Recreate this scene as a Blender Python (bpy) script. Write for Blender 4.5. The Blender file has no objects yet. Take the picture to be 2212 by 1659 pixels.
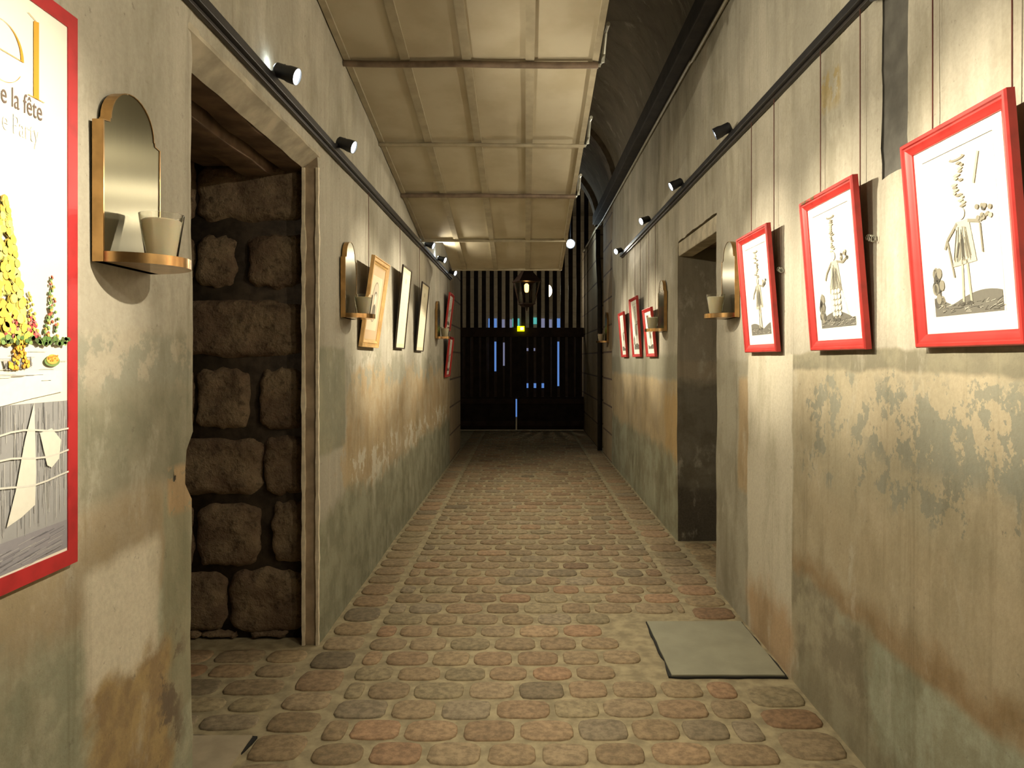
import bpy, bmesh, math, random
from mathutils import Vector, Matrix, Euler, noise
R = random.Random(7)
PI = math.pi
sc = bpy.context.scene
COL = sc.collection
F = 1550.0; EYE = 1.5
XL, XR = -1.08, 1.25            # the two corridor walls
SPR = 3.74                      # springing of the vault

# ------------------------------------------------------------------ helpers
def link(o, parent=None):
    COL.objects.link(o)
    if parent is not None: o.parent = parent
    return o
def obj(name, bm, mat, parent=None, smooth=False, recalc=True):
    if recalc: bmesh.ops.recalc_face_normals(bm, faces=bm.faces[:])
    me = bpy.data.meshes.new(name)
    bm.to_mesh(me); bm.free()
    for m in (mat if isinstance(mat, (list, tuple)) else [mat]): me.materials.append(m)
    if smooth:
        for p in me.polygons: p.use_smooth = True
    return link(bpy.data.objects.new(name, me), parent)
def smooth_by_angle(o, deg=35):
    me = o.data
    for p in me.polygons: p.use_smooth = True
    bm = bmesh.new(); bm.from_mesh(me)
    for e in bm.edges:
        if len(e.link_faces) == 2 and e.calc_face_angle(0) > math.radians(deg): e.smooth = False
    bm.to_mesh(me); bm.free()
    return o
def tag(o, label, cat, group=None, kind=None):
    o['label'] = label; o['category'] = cat
    if group: o['group'] = group
    if kind: o['kind'] = kind
    return o
def thing(name, label, cat, loc=(0,0,0), rot=(0,0,0), group=None):
    o = bpy.data.objects.new(name, None); o.empty_display_size = .05
    link(o); o.location = loc; o.rotation_euler = rot
    return tag(o, label, cat, group)
def structure(o, label=None):
    o['kind'] = 'structure'
    if label: o['label'] = label
    return o
def box(bm, x0, x1, y0, y1, z0, z1, bev=0, mi=0):
    r = bmesh.ops.create_cube(bm, size=1)
    vs = r['verts']
    for v in vs:
        v.co = Vector(((x0+x1)/2+v.co.x*(x1-x0), (y0+y1)/2+v.co.y*(y1-y0), (z0+z1)/2+v.co.z*(z1-z0)))
    fs = list({f for v in vs for f in v.link_faces})
    for f in fs: f.material_index = mi
    if bev:
        es = list({e for v in vs for e in v.link_edges})
        bmesh.ops.bevel(bm, geom=es, offset=bev, segments=2, affect='EDGES', profile=.6)
    return bm
def tube(bm, pts, r, seg=8, cap=True, mi=0):
    pts = [Vector(p) for p in pts]; rings = []
    for i, p in enumerate(pts):
        t = (pts[min(i+1, len(pts)-1)] - pts[max(i-1, 0)]).normalized()
        a = Vector((0,0,1)) if abs(t.z) < .9 else Vector((1,0,0))
        u = t.cross(a).normalized(); w = t.cross(u)
        rr = r[i] if isinstance(r, (list, tuple)) else r
        rings.append([bm.verts.new(p + (u*math.cos(k*2*PI/seg) + w*math.sin(k*2*PI/seg))*rr) for k in range(seg)])
    for a, b in zip(rings, rings[1:]):
        for k in range(seg):
            f = bm.faces.new((a[k], a[(k+1)%seg], b[(k+1)%seg], b[k])); f.material_index = mi
    if cap:
        for q in (rings[0], rings[-1]):
            f = bm.faces.new(q); f.material_index = mi
    return bm
def lathe(bm, prof, seg=24, c=(0,0), axis='z', mi=0):
    rings = []
    for r, h in prof:
        ring = []
        for k in range(seg):
            a = 2*PI*k/seg
            if axis == 'z': co = (c[0]+r*math.cos(a), c[1]+r*math.sin(a), h)
            else: co = (h, r*math.cos(a), r*math.sin(a))
            ring.append(bm.verts.new(co))
        rings.append(ring)
    for a, b in zip(rings, rings[1:]):
        for k in range(seg):
            f = bm.faces.new((a[k], a[(k+1)%seg], b[(k+1)%seg], b[k])); f.material_index = mi
    for q, pr in ((rings[0], prof[0]), (rings[-1], prof[-1])):
        if pr[0] > 1e-5:
            f = bm.faces.new(q); f.material_index = mi
    bmesh.ops.remove_doubles(bm, verts=bm.verts[:], dist=1e-6)
    return bm
def prism(bm, poly, y0, y1):
    a = [bm.verts.new((x, y0, z)) for x, z in poly]; b = [bm.verts.new((x, y1, z)) for x, z in poly]
    n = len(poly)
    bm.faces.new(a); bm.faces.new(b[::-1])
    for i in range(n): bm.faces.new((a[i], b[i], b[(i+1)%n], a[(i+1)%n]))
    return bm

# ------------------------------------------------------------------ materials
class NB:
    def __init__(s, name):
        s.m = bpy.data.materials.new(name); s.m.use_nodes = True
        s.t = s.m.node_tree; s.N = s.t.nodes; s.L = s.t.links
        s.b = s.N['Principled BSDF']
    def n(s, typ, **kw):
        q = s.N.new(typ)
        for k, v in kw.items():
            if k.startswith('i_'): s.set(q.inputs[k[2:].replace('_', ' ')], v)
            else: setattr(q, k, v)
        return q
    def set(s, sock, v):
        if hasattr(v, 'links') or isinstance(v, bpy.types.NodeSocket): s.L.new(v, sock)
        else:
            if isinstance(v, (tuple, list)) and len(v) == 3 and sock.type == 'RGBA': v = (*v, 1)
            sock.default_value = v
    def math(s, op, a, b=None, c=None, clamp=False):
        q = s.N.new('ShaderNodeMath'); q.operation = op; q.use_clamp = clamp
        s.set(q.inputs[0], a)
        if b is not None: s.set(q.inputs[1], b)
        if c is not None: s.set(q.inputs[2], c)
        return q.outputs[0]
    def ss(s, v, lo, hi, a=0., b=1.):
        q = s.N.new('ShaderNodeMapRange'); q.interpolation_type = 'SMOOTHSTEP'
        s.set(q.inputs[0], v); s.set(q.inputs[1], lo); s.set(q.inputs[2], hi); s.set(q.inputs[3], a); s.set(q.inputs[4], b)
        return q.outputs[0]
    def mix(s, f, a, b, mode='MIX'):
        q = s.N.new('ShaderNodeMix'); q.data_type = 'RGBA'; q.blend_type = mode
        s.set(q.inputs[0], f); s.set(q.inputs[6], a); s.set(q.inputs[7], b)
        return q.outputs[2]
    def noise(s, scale, vec=None, detail=4, rough=.55, dist=0):
        q = s.N.new('ShaderNodeTexNoise')
        q.inputs['Scale'].default_value = scale; q.inputs['Detail'].default_value = detail
        q.inputs['Roughness'].default_value = rough; q.inputs['Distortion'].default_value = dist
        if vec is not None: s.L.new(vec, q.inputs['Vector'])
        return q.outputs['Fac']
    def pos(s, scale=None, off=None):
        g = s.N.new('ShaderNodeTexCoord').outputs['Object']
        if scale or off:
            q = s.N.new('ShaderNodeMapping'); s.L.new(g, q.inputs[0])
            if scale: q.inputs['Scale'].default_value = scale
            if off: q.inputs['Location'].default_value = off
            g = q.outputs[0]
        return g
    def bump(s, h, strength=.4, dist=.01):
        q = s.N.new('ShaderNodeBump'); q.inputs['Strength'].default_value = strength
        q.inputs['Distance'].default_value = dist
        s.L.new(h, q.inputs['Height']); s.L.new(q.outputs[0], s.b.inputs['Normal'])
    def col(s, c): s.set(s.b.inputs['Base Color'], c)
def simple(name, c, rough=.6, metal=0, var=.15, vs=20, bump=0, spec=.4):
    k = NB(name)
    n = k.noise(vs, k.pos())
    k.col(k.mix(k.ss(n, .3, .7), tuple(x*(1-var) for x in c), tuple(min(1, x*(1+var)) for x in c)))
    k.b.inputs['Roughness'].default_value = rough; k.b.inputs['Metallic'].default_value = metal
    k.b.inputs['Specular IOR Level'].default_value = spec
    if bump: k.bump(n, bump, .004)
    return k.m
def emis(name, c, s):
    k = NB(name); k.col((0,0,0)) ; k.b.inputs['Emission Color'].default_value = (*c, 1)
    k.b.inputs['Emission Strength'].default_value = s
    return k.m

def wall_mat(name, base, patches, streak=1.0):
    k = NB(name)
    p = k.pos()
    sx = k.N.new('ShaderNodeSeparateXYZ'); k.L.new(p, sx.inputs[0])
    Y, Z = sx.outputs[1], sx.outputs[2]
    nA = k.noise(2.3, p, 3); nB = k.noise(9, k.pos(off=(3, 8, 1)), 5, .65); nC = k.noise(2.6, k.pos(off=(9, 1, 5)), 3)
    nD = k.noise(9, k.pos(off=(13, 2, 7)), 5, .65)
    fine = k.noise(60, p, 4, .7)
    def warp(v, a, b, amp): 
        t = k.math('MULTIPLY_ADD', k.math('SUBTRACT', a, .5), amp, v)
        return k.math('MULTIPLY_ADD', k.math('SUBTRACT', b, .5), amp*.55, t)
    Y1, Z1 = warp(Y, nA, nB, .3), warp(Z, nC, nD, .3)
    Y2, Z2 = warp(Y, nA, nB, .06), warp(Z, nC, nD, .06)
    # plaster ground: vertical runs and cloudy wear
    st = k.noise(1, k.pos(scale=(6, 5.5, .55)), 5, .62)
    cl = k.noise(1.7, k.pos(off=(4, 4, 4)), 6, .6)
    c = k.mix(k.ss(st, .38, .66), base[0], base[1])
    c = k.mix(k.math('MULTIPLY', k.ss(cl, .42, .68), .6), c, base[2])
    for q in patches:
        y0, y1, z0, z1, col, soft = q[:6]
        opt = q[6] if len(q) > 6 else {}
        YY, ZZ = (Y2, Z2) if opt.get('tight') else (Y1, Z1)
        m = k.math('MULTIPLY', k.ss(YY, y0-soft, y0+soft), k.ss(YY, y1-soft, y1+soft, 1., 0.))
        m = k.math('MULTIPLY', m, k.math('MULTIPLY', k.ss(ZZ, z0-soft, z0+soft), k.ss(ZZ, z1-soft, z1+soft, 1., 0.)))
        if 'flake' in opt:
            lo, sc_ = opt['flake']
            fl = k.noise(sc_, k.pos(off=(y0, z0, 3)), 6, .68)
            m = k.math('MULTIPLY', m, k.ss(fl, lo, lo+opt.get('fs', .03)))
        if 'a' in opt: m = k.math('MULTIPLY', m, opt['a'])
        c2 = col
        if 'col2' in opt:
            bl = k.noise(opt.get('cs', 5), k.pos(off=(z0, y0, 9)), 5, .65)
            c2 = k.mix(k.ss(bl, .4, .62), col, opt['col2'])
        c = k.mix(m, c, c2)
    dirt = k.noise(1, k.pos(scale=(3, 2.6, 1.0), off=(7, 3, 2)), 7, .66)
    c = k.mix(k.math('MULTIPLY', k.ss(dirt, .47, .66), .75), c, (.66, .655, .60), 'MULTIPLY')
    run = k.noise(1, k.pos(scale=(9, 11, .45), off=(2, 5, 1)), 6, .7)
    c = k.mix(k.math('MULTIPLY', k.ss(run, .54, .70), .55), c, (.64, .63, .58), 'MULTIPLY')
    pale = k.noise(1, k.pos(scale=(4, 5, 2.2), off=(1, 9, 6)), 7, .7)
    c = k.mix(k.math('MULTIPLY', k.ss(pale, .56, .68), .35), c, (.56, .53, .43))
    g = k.ss(fine, .3, .75)
    c = k.mix(k.math('MULTIPLY', g, .22), c, (.2, .17, .12), 'MIX')
    sp = k.noise(28, k.pos(off=(1, 2, 3)), 4, .7)
    c = k.mix(k.math('MULTIPLY', k.ss(sp, .63, .72), .45), c, (.14, .12, .09))
    k.col(c)
    k.b.inputs['Roughness'].default_value = .85; k.b.inputs['Specular IOR Level'].default_value = .2
    h = k.math('MULTIPLY_ADD', k.noise(7, p, 6, .62), 1.0, k.math('MULTIPLY', fine, .16))
    k.bump(h, .55, .012)
    return k.m

GREY = (.40, .375, .30); LITE = (.50, .465, .375); DRK = (.29, .265, .20)
GREEN = (.27, .275, .20); GREENL = (.37, .39, .30)
M = {}
M['right_plaster'] = wall_mat('right_plaster', [GREY, LITE, (.30, .28, .22)], [
    (-3, 3.36, -.1, 1.52, (.45, .39, .27), .02, dict(tight=1, col2=(.38, .34, .235), cs=2.2)),
    (-3, 3.36, -.1, .95, (.35, .28, .17), .12, dict(col2=(.43, .36, .24), cs=3, a=.5)),
    (-3, 3.25, .98, 1.46, (.27, .27, .21), .03, dict(tight=1, flake=(.545, 7), fs=.02, a=.9)),
    (-3, 2.62, 1.14, 1.42, (.26, .265, .21), .05, dict(tight=1, flake=(.48, 9), fs=.02, a=.9)),
    (-3, 3.36, 1.458, 1.53, (.22, .205, .145), .010, dict(tight=1, col2=(.28, .26, .18), cs=8)),
    (-3, 3.36, .48, .62, (.27, .19, .10), .06, dict(col2=(.36, .27, .16), cs=4)),
    (-3, 3.36, -.3, .50, (.38, .40, .30), .025, dict(tight=1, col2=(.29, .29, .20), cs=6)),
    (2.6, 3.36, -.3, .54, (.23, .205, .14), .05, dict(col2=(.35, .32, .22), cs=7)),
    (-3, 3.36, -.3, .16, (.25, .225, .15), .05, dict(col2=(.31, .29, .2), cs=7)),
    (2.85, 3.02, 2.52, 2.68, (.40, .32, .16), .02, dict(tight=1, flake=(.45, 14))),
    (4.02, 4.75, .0, 1.5, (.30, .28, .21), .02, dict(tight=1, col2=(.37, .35, .27), cs=3)),
    (3.95, 4.2, .75, 1.4, (.42, .32, .19), .03, dict(tight=1)),
    (3.36, 4.02, -.1, 1.53, (.55, .51, .40), .012, dict(tight=1)),
    (3.36, 4.02, -.1, .3, (.46, .33, .2), .10, dict()),
    (5.8, 11, .55, 1.35, (.45, .36, .22), .06, dict(col2=(.38, .31, .2), cs=3)),
    (5.8, 6.4, .6, 1.2, (.46, .33, .16), .07, dict()),
    (5.8, 11, 1.32, 1.54, (.30, .29, .22), .03, dict(tight=1)),
    (5.8, 11, -.2, .68, (.33, .34, .25), .07, dict(col2=(.24, .23, .16), cs=4)),
])
M['left_plaster'] = wall_mat('left_plaster', [GREY, LITE, (.34, .31, .24)], [
    (-3, 2.5, -.1, 1.58, (.42, .38, .29), .02, dict(tight=1)),
    (1.6, 2.5, 1.40, 1.57, (.27, .275, .215), .03, dict(tight=1, flake=(.46, 6), fs=.06, a=.8)),
    (1.62, 2.45, 1.12, 1.42, (.225, .22, .155), .05, dict(tight=1, col2=(.29, .275, .20), cs=5)),
    (1.4, 2.16, .72, 1.13, (.37, .30, .19), .04, dict(tight=1, col2=(.40, .34, .24), cs=4)),
    (-3, 2.5, -.3, .84, (.31, .32, .23), .06, dict(col2=(.42, .41, .30), cs=8)),
    (2.14, 2.42, .4, 1.10, (.28, .275, .185), .015, dict(tight=1, col2=(.33, .31, .21), cs=5)),
    (1.76, 2.11, .60, .97, (.68, .63, .50), .025, dict(tight=1)),
    (1.74, 2.20, .1, .66, (.42, .31, .15), .04, dict(col2=(.30, .215, .115), cs=9)),
    (2.1, 2.25, .3, .66, (.17, .13, .09), .05, dict(flake=(.47, 7), fs=.08)),
    (2.205, 2.235, 1.115, 1.155, (.02, .015, .01), .006, dict(tight=1)),
    (2.17, 2.42, 1.02, 1.17, (.46, .33, .19), .015, dict(tight=1, flake=(.40, 12))),
    (3.7, 4.30, .98, 1.56, (.25, .25, .18), .02, dict(tight=1, col2=(.31, .30, .21), cs=4)),
    (4.3, 12, .6, 1.42, (.46, .38, .25), .05, dict(col2=(.40, .30, .17), cs=3)),
    (4.3, 12, 1.3, 1.53, (.33, .315, .24), .04, dict(flake=(.45, 3))),
    (3.95, 12, .45, 1.0, (.46, .36, .21), .08, dict(flake=(.48, 2.5), fs=.1, a=.8)),
    (4.4, 10, .62, .9, (.60, .56, .44), .03, dict(flake=(.52, 5))),
    (3.7, 12, -.3, .66, (.31, .31, .22), .07, dict(col2=(.22, .22, .15), cs=5)),
])

def brick_stone(name, c1, c2, mortar, bw, rh, ms=.02, plane='yz', bump=.5):
    k = NB(name)
    s = k.N.new('ShaderNodeSeparateXYZ'); k.L.new(k.pos(), s.inputs[0])
    cb = k.N.new('ShaderNodeCombineXYZ')
    k.L.new(s.outputs[{'y': 1, 'x': 0}[plane[0]]], cb.inputs[0]); k.L.new(s.outputs[2], cb.inputs[1])
    b = k.N.new('ShaderNodeTexBrick'); k.L.new(cb.outputs[0], b.inputs[0])
    b.inputs['Color1'].default_value = (*c1, 1); b.inputs['Color2'].default_value = (*c2, 1); b.inputs['Mortar'].default_value = (*mortar, 1)
    b.inputs['Scale'].default_value = 1; b.inputs['Mortar Size'].default_value = ms
    b.inputs['Brick Width'].default_value = bw; b.inputs['Row Height'].default_value = rh; b.inputs['Mortar Smooth'].default_value = .3
    n = k.noise(9, k.pos(), 5)
    k.col(k.mix(k.math('MULTIPLY', k.ss(n, .35, .7), .4), b.outputs[0], tuple(x*.55 for x in c1)))
    k.b.inputs['Roughness'].default_value = .9
    h = k.math('MULTIPLY_ADD', b.outputs[1], -1., k.math('MULTIPLY', n, .5))
    k.bump(h, bump, .015)
    return k.m
M['pier_stone'] = brick_stone('pier_stone', (.40, .31, .19), (.34, .27, .17), (.12, .08, .07), 1.3, .40, .015)
M['courtyard_wall'] = brick_stone('courtyard_wall', (.42, .36, .26), (.36, .31, .23), (.3, .26, .2), .6, .3, .01, 'xz')

def attr_mat(name, rough=.8, nvar=.3, vs=30, bump=.4, spec=.3, bd=.006):
    k = NB(name)
    a = k.N.new('ShaderNodeAttribute'); a.attribute_name = 'Col'
    n = k.noise(vs, k.pos(), 5, .65)
    c = k.mix(1.0, a.outputs['Color'], k.mix(k.ss(n, .3, .7), (1-nvar,)*3, (1+nvar*.5,)*3), 'MULTIPLY')
    k.col(c); k.b.inputs['Roughness'].default_value = rough; k.b.inputs['Specular IOR Level'].default_value = spec
    if bump: k.bump(n, bump, bd)
    return k.m
M['brick'] = attr_mat('brick_paving', .75, .35, 35)
M['ink'] = attr_mat('printed_ink', .7, .04, 60, 0, .2)
M['mortar'] = simple('lime_mortar', (.335, .285, .175), .9, 0, .25, 14, .5)
M['dirt'] = simple('packed_dirt', (.12, .09, .055), .95, 0, .3, 10, .5)
M['slab'] = simple('grey_green_slab', (.30, .295, .21), .7, 0, .08, 6, .1)
M['crack'] = simple('black_joint', (.02, .02, .018), .9)
M['threshold'] = simple('threshold_stone', (.42, .36, .25), .8, 0, .12, 9, .25)
def rough_stone():
    k = NB('rubble_stone')
    a = k.noise(5, k.pos(), 6, .65); b = k.noise(26, k.pos(off=(2, 2, 2)), 5, .7)
    c = k.mix(k.ss(a, .35, .68), (.17, .115, .075), (.30, .225, .14))
    c = k.mix(k.math('MULTIPLY', k.ss(b, .5, .68), .7), c, (.06, .045, .03))
    k.col(c); k.b.inputs['Roughness'].default_value = .95; k.b.inputs['Specular IOR Level'].default_value = .15
    k.bump(k.math('MULTIPLY_ADD', a, 1.5, b), .9, .02)
    return k.m
M['rubble'] = rough_stone()
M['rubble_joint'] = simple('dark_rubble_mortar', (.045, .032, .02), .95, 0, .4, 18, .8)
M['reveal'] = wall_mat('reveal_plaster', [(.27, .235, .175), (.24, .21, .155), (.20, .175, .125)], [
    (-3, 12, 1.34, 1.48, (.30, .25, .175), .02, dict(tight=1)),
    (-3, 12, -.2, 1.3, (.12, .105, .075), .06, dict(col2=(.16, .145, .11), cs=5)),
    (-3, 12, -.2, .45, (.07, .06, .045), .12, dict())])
M['jamb'] = simple('brown_jamb_plaster', (.36, .28, .19), .85, 0, .25, 9, .4)
M['jamb_edge'] = simple('chipped_lime_edge', (.74, .66, .50), .85, 0, .12, 25, .5)
M['lintel'] = simple('lintel_plaster', (.40, .355, .26), .85, 0, .25, 8, .5)
M['old_wood'] = simple('old_beam_wood', (.15, .10, .065), .85, 0, .4, 7, .6)
M['vault'] = wall_mat('vault_plaster', [(.17, .15, .11), (.20, .17, .125), (.12, .10, .08)], [])
M['rib'] = simple('vault_rib', (.14, .115, .085), .9, 0, .25, 9, .5)
M['dark_wood'] = simple('dark_ledge_wood', (.028, .023, .018), .8, 0, .3, 7, .4)
M['gate_wood'] = simple('gate_wood', (.03, .018, .012), .75, 0, .35, 6, .4, .3)
M['gate_rail'] = simple('gate_rail_wood', (.05, .027, .017), .7, 0, .3, 6, .4, .3)
M['pipe'] = simple('painted_conduit', (.33, .30, .20), .45, 0, .15, 20)
M['black'] = simple('black_painted_metal', (.018, .018, .02), .42, 0, .2, 30, 0, .5)
M['black_rail'] = simple('black_rail', (.022, .017, .014), .5, 0, .2, 30, 0, .5)
M['lens'] = emis('lamp_lens', (.86, .95, 1.0), 14)
M['wire'] = simple('hanging_cord', (.11, .035, .025), .6)
M['slot'] = simple('dark_cement', (.105, .10, .085), .9, 0, .2, 12, .5)
def red_paint(name, c):
    k = NB(name); n = k.noise(14, k.pos(), 5)
    k.col(k.mix(k.ss(n, .45, .75), c, tuple(x*.72 for x in c)))
    k.b.inputs['Roughness'].default_value = .38; k.b.inputs['Specular IOR Level'].default_value = .5
    return k.m
M['red'] = red_paint('red_lacquer', (.50, .035, .03))
M['red_flat'] = red_paint('red_poster_edge', (.42, .022, .025))
M['gold_wood'] = simple('honey_wood_moulding', (.50, .31, .12), .4, 0, .2, 12)
M['gold_line'] = simple('gilt_line', (.75, .52, .22), .35, .4, .1, 12)
M['black_frame'] = simple('thin_dark_frame', (.05, .035, .025), .4)
M['mat_board'] = simple('mat_board', (.80, .77, .68), .85, 0, .02, 5)
M['tan_board'] = simple('tan_mat_board', (.50, .36, .22), .85, 0, .03, 5)
M['cream_board'] = simple('cream_board', (.72, .64, .42), .85, 0, .04, 5)
M['poster'] = simple('poster_sheet', (.76, .73, .63), .5, 0, .02, 5)
M['backing'] = simple('brown_backing_board', (.22, .15, .09), .9)
def brushed(name, c, rough, aniso):
    k = NB(name)
    n = k.noise(1, k.pos(scale=(120, 120, 2)), 3)
    k.col(k.mix(k.ss(n, .35, .65), c, tuple(x*.95 for x in c)))
    k.b.inputs['Metallic'].default_value = 1
    k.b.inputs['Roughness'].default_value = rough
    k.b.inputs['Anisotropic'].default_value = aniso
    tg = k.N.new('ShaderNodeTangent'); tg.direction_type = 'RADIAL'; tg.axis = 'Z'
    k.L.new(tg.outputs[0], k.b.inputs['Tangent'])
    return k.m
M['brushed'] = brushed('brushed_back_plate', (.18, .165, .105), .24, .85)
M['brass'] = simple('brass', (.50, .31, .135), .22, 1, .2, 14)
def glass(name, ior=1.35):
    k = NB(name); k.col((.97, .97, .93)); k.b.inputs['Roughness'].default_value = .03
    k.b.inputs['Transmission Weight'].default_value = 1; k.b.inputs['IOR'].default_value = ior
    return k.m
M['glass'] = glass('clear_glass')
def wax():
    k = NB('candle_wax'); k.col((.72, .66, .47)); k.b.inputs['Roughness'].default_value = .5
    k.b.inputs['Subsurface Weight'].default_value = .3; k.b.inputs['Subsurface Radius'].default_value = (.02, .012, .006)
    return k.m
M['wax'] = wax()
def canvas_mat():
    k = NB('cream_ceiling_panel')
    n = k.noise(3, k.pos(), 4); f = k.noise(140, k.pos(), 2)
    c = k.mix(k.ss(n, .35, .7), (.50, .45, .33), (.42, .365, .25))
    k.col(c); k.b.inputs['Roughness'].default_value = .62
    k.bump(f, .15, .002)
    return k.m
M['panel'] = canvas_mat()
M['batten'] = simple('panel_batten', (.36, .315, .22), .6, 0, .12, 10)
M['tube_metal'] = simple('brown_tube', (.20, .15, .11), .45, .3, .25, 12)
M['bracket'] = simple('grey_bracket', (.36, .36, .30), .4, .3, .15, 20)
M['lantern_metal'] = simple('lantern_iron', (.03, .016, .011), .45, .4, .2, 15)
M['amber'] = emis('amber_bulb', (1, .50, .12), 6)
M['pane_glass'] = glass('lantern_pane', 1.04)
M['flood'] = emis('flood_lens', (.85, .97, 1), 22)
M['globe'] = emis('globe_light', (1, .88, .62), 8)
M['exit_green'] = emis('exit_sign_face', (.55, .62, .0), 1.6)
M['exit_white'] = emis('exit_sign_pictogram', (.9, 1, .35), 2.6)
M['dusk'] = emis('dusk_blue_pane', (.10, .22, .55), .55)
M['dusk_teal'] = emis('dusk_teal_pane', (.08, .42, .38), .55)
M['dusk_lav'] = emis('dusk_lavender_pane', (.26, .27, .42), .35)

# ------------------------------------------------------------------ the walls
def nz(a, b, s=1.0, k=0.0): return noise.noise(Vector((a*s, b*s, k)))
def wall_surface(name, X, inward, y0, y1, z1, mat, holes, step=.055, amp=.007, seed=0):
    """Uneven plaster face with openings; hole = (ya, yb, za, zb, depth, jitterfn, cap, matindex)."""
    def cuts(a, b, marks):
        pts = sorted({a, b, *[m for m in marks if a < m < b]}); out = [a]
        for p, q in zip(pts, pts[1:]):
            n = max(1, round((q-p)/step)); out += [p+(q-p)*i/n for i in range(1, n+1)]
        return out
    ys = cuts(y0, y1, [h[0] for h in holes]+[h[1] for h in holes])
    zs = cuts(0, z1, [h[2] for h in holes]+[h[3] for h in holes])
    bm = bmesh.new(); V = {}
    def inh(y, z, e=1e-4):
        for i, h in enumerate(holes):
            if h[0]+e < y < h[1]-e and h[2]+e < z < h[3]-e: return i
        return -1
    def at(i, j):
        if (i, j) in V: return V[i, j]
        y, z = ys[i], zs[j]
        x = X + inward*(nz(y, z, 1.1, seed)*amp + nz(y, z, 6, seed+3)*amp*.35)
        yy, zz = y, z
        for h in holes:
            if h[2]-1e-4 <= z <= h[3]+1e-4:
                if abs(y-h[0]) < 1e-4: yy += h[5](z, 0); x -= inward*.006
                if abs(y-h[1]) < 1e-4: yy += h[5](z, 1); x -= inward*.006
            if h[0]-1e-4 <= y <= h[1]+1e-4 and h[3] < z1-.01 and abs(z-h[3]) < 1e-4: zz += nz(y, 3.3, 7, seed)*.012; x -= inward*.004
            if h[0]-1e-4 <= y <= h[1]+1e-4 and h[2] > .01 and abs(z-h[2]) < 1e-4: zz += nz(y, 7.3, 9, seed)*.01
        V[i, j] = bm.verts.new((x, yy, zz)); return V[i, j]
    for i in range(len(ys)-1):
        for j in range(len(zs)-1):
            if inh((ys[i]+ys[i+1])/2, (zs[j]+zs[j+1])/2) >= 0: continue
            bm.faces.new((at(i, j), at(i+1, j), at(i+1, j+1), at(i, j+1)))
    be = [e for e in bm.edges if len(e.link_faces) == 1]
    for h in holes:
        sel = []
        for e in be:
            if not e.is_valid: continue
            m = (e.verts[0].co+e.verts[1].co)/2
            if h[0]-.08 < m.y < h[1]+.08 and h[2]-.03 < m.z < h[3]+.04 and (m.z > .001) and m.z < z1-.02: sel.append(e)
        r = bmesh.ops.extrude_edge_only(bm, edges=sel)
        nv = [g for g in r['geom'] if isinstance(g, bmesh.types.BMVert)]
        for g in r['geom']:
            if isinstance(g, bmesh.types.BMFace): g.material_index = h[7]
        for v in nv: v.co.x = X - inward*h[4]
        if h[6]:
            xx = X - inward*(h[4]-.001)
            f = bm.faces.new([bm.verts.new((xx, a, b)) for a, b in ((h[0]-.03, h[2]-.03), (h[1]+.03, h[2]-.03), (h[1]+.03, h[3]+.03), (h[0]-.03, h[3]+.03))])
            f.material_index = h[7]
    # outer returns so the wall has thickness at its free ends
    for f in bm.faces:
        f.normal_update()
    o = obj(name, bm, mat, None, True, recalc=False)
    smooth_by_angle(o, 50)
    return structure(o)

def jitL(z, far):
    j = nz(z, 1.7, 2.2, 5)*.012 + nz(z, 4.7, 16, 8)*.008
    if not far and 1.05 < z < 1.24: j -= .06*math.sin((z-1.05)/.19*PI)**.6
    return j*(1 if not far else .8)
def jitR(z, far): return nz(z, 9.7, 3, 2)*.02 + nz(z, 2.1, 14, 4)*.008
def jit0(z, far): return nz(z, 6.1, 5, 2)*.016 + nz(z, 2.9, 18, 4)*.006
wl = wall_surface('wall_left', XL, 1, -2.5, 10.3, SPR+.05, [M['left_plaster'], M['jamb']],
    [(2.34, 3.77, 0, 2.58, .08, jitL, False, 1)], seed=1)
wl['label'] = 'left corridor wall of worn grey and tan plaster around the doorway'
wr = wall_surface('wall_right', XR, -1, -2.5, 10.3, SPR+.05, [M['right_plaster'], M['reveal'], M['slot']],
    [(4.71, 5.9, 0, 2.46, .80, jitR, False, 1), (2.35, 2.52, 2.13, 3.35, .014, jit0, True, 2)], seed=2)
wr['label'] = 'right corridor wall of blotched plaster with flaking blue grey paint'

def slabwall(name, x0, x1, y0, y1, z0, z1, m, label):
    bm = bmesh.new(); box(bm, x0, x1, y0, y1, z0, z1); o = obj(name, bm, m); structure(o, label); return o
# recess behind the left doorway
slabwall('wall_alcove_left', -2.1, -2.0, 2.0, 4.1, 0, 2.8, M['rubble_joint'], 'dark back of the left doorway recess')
slabwall('wall_alcove_near', -2.0, XL-.085, 2.0, 2.1, 0, 2.8, M['rubble_joint'], 'near side of the left doorway recess')
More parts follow.
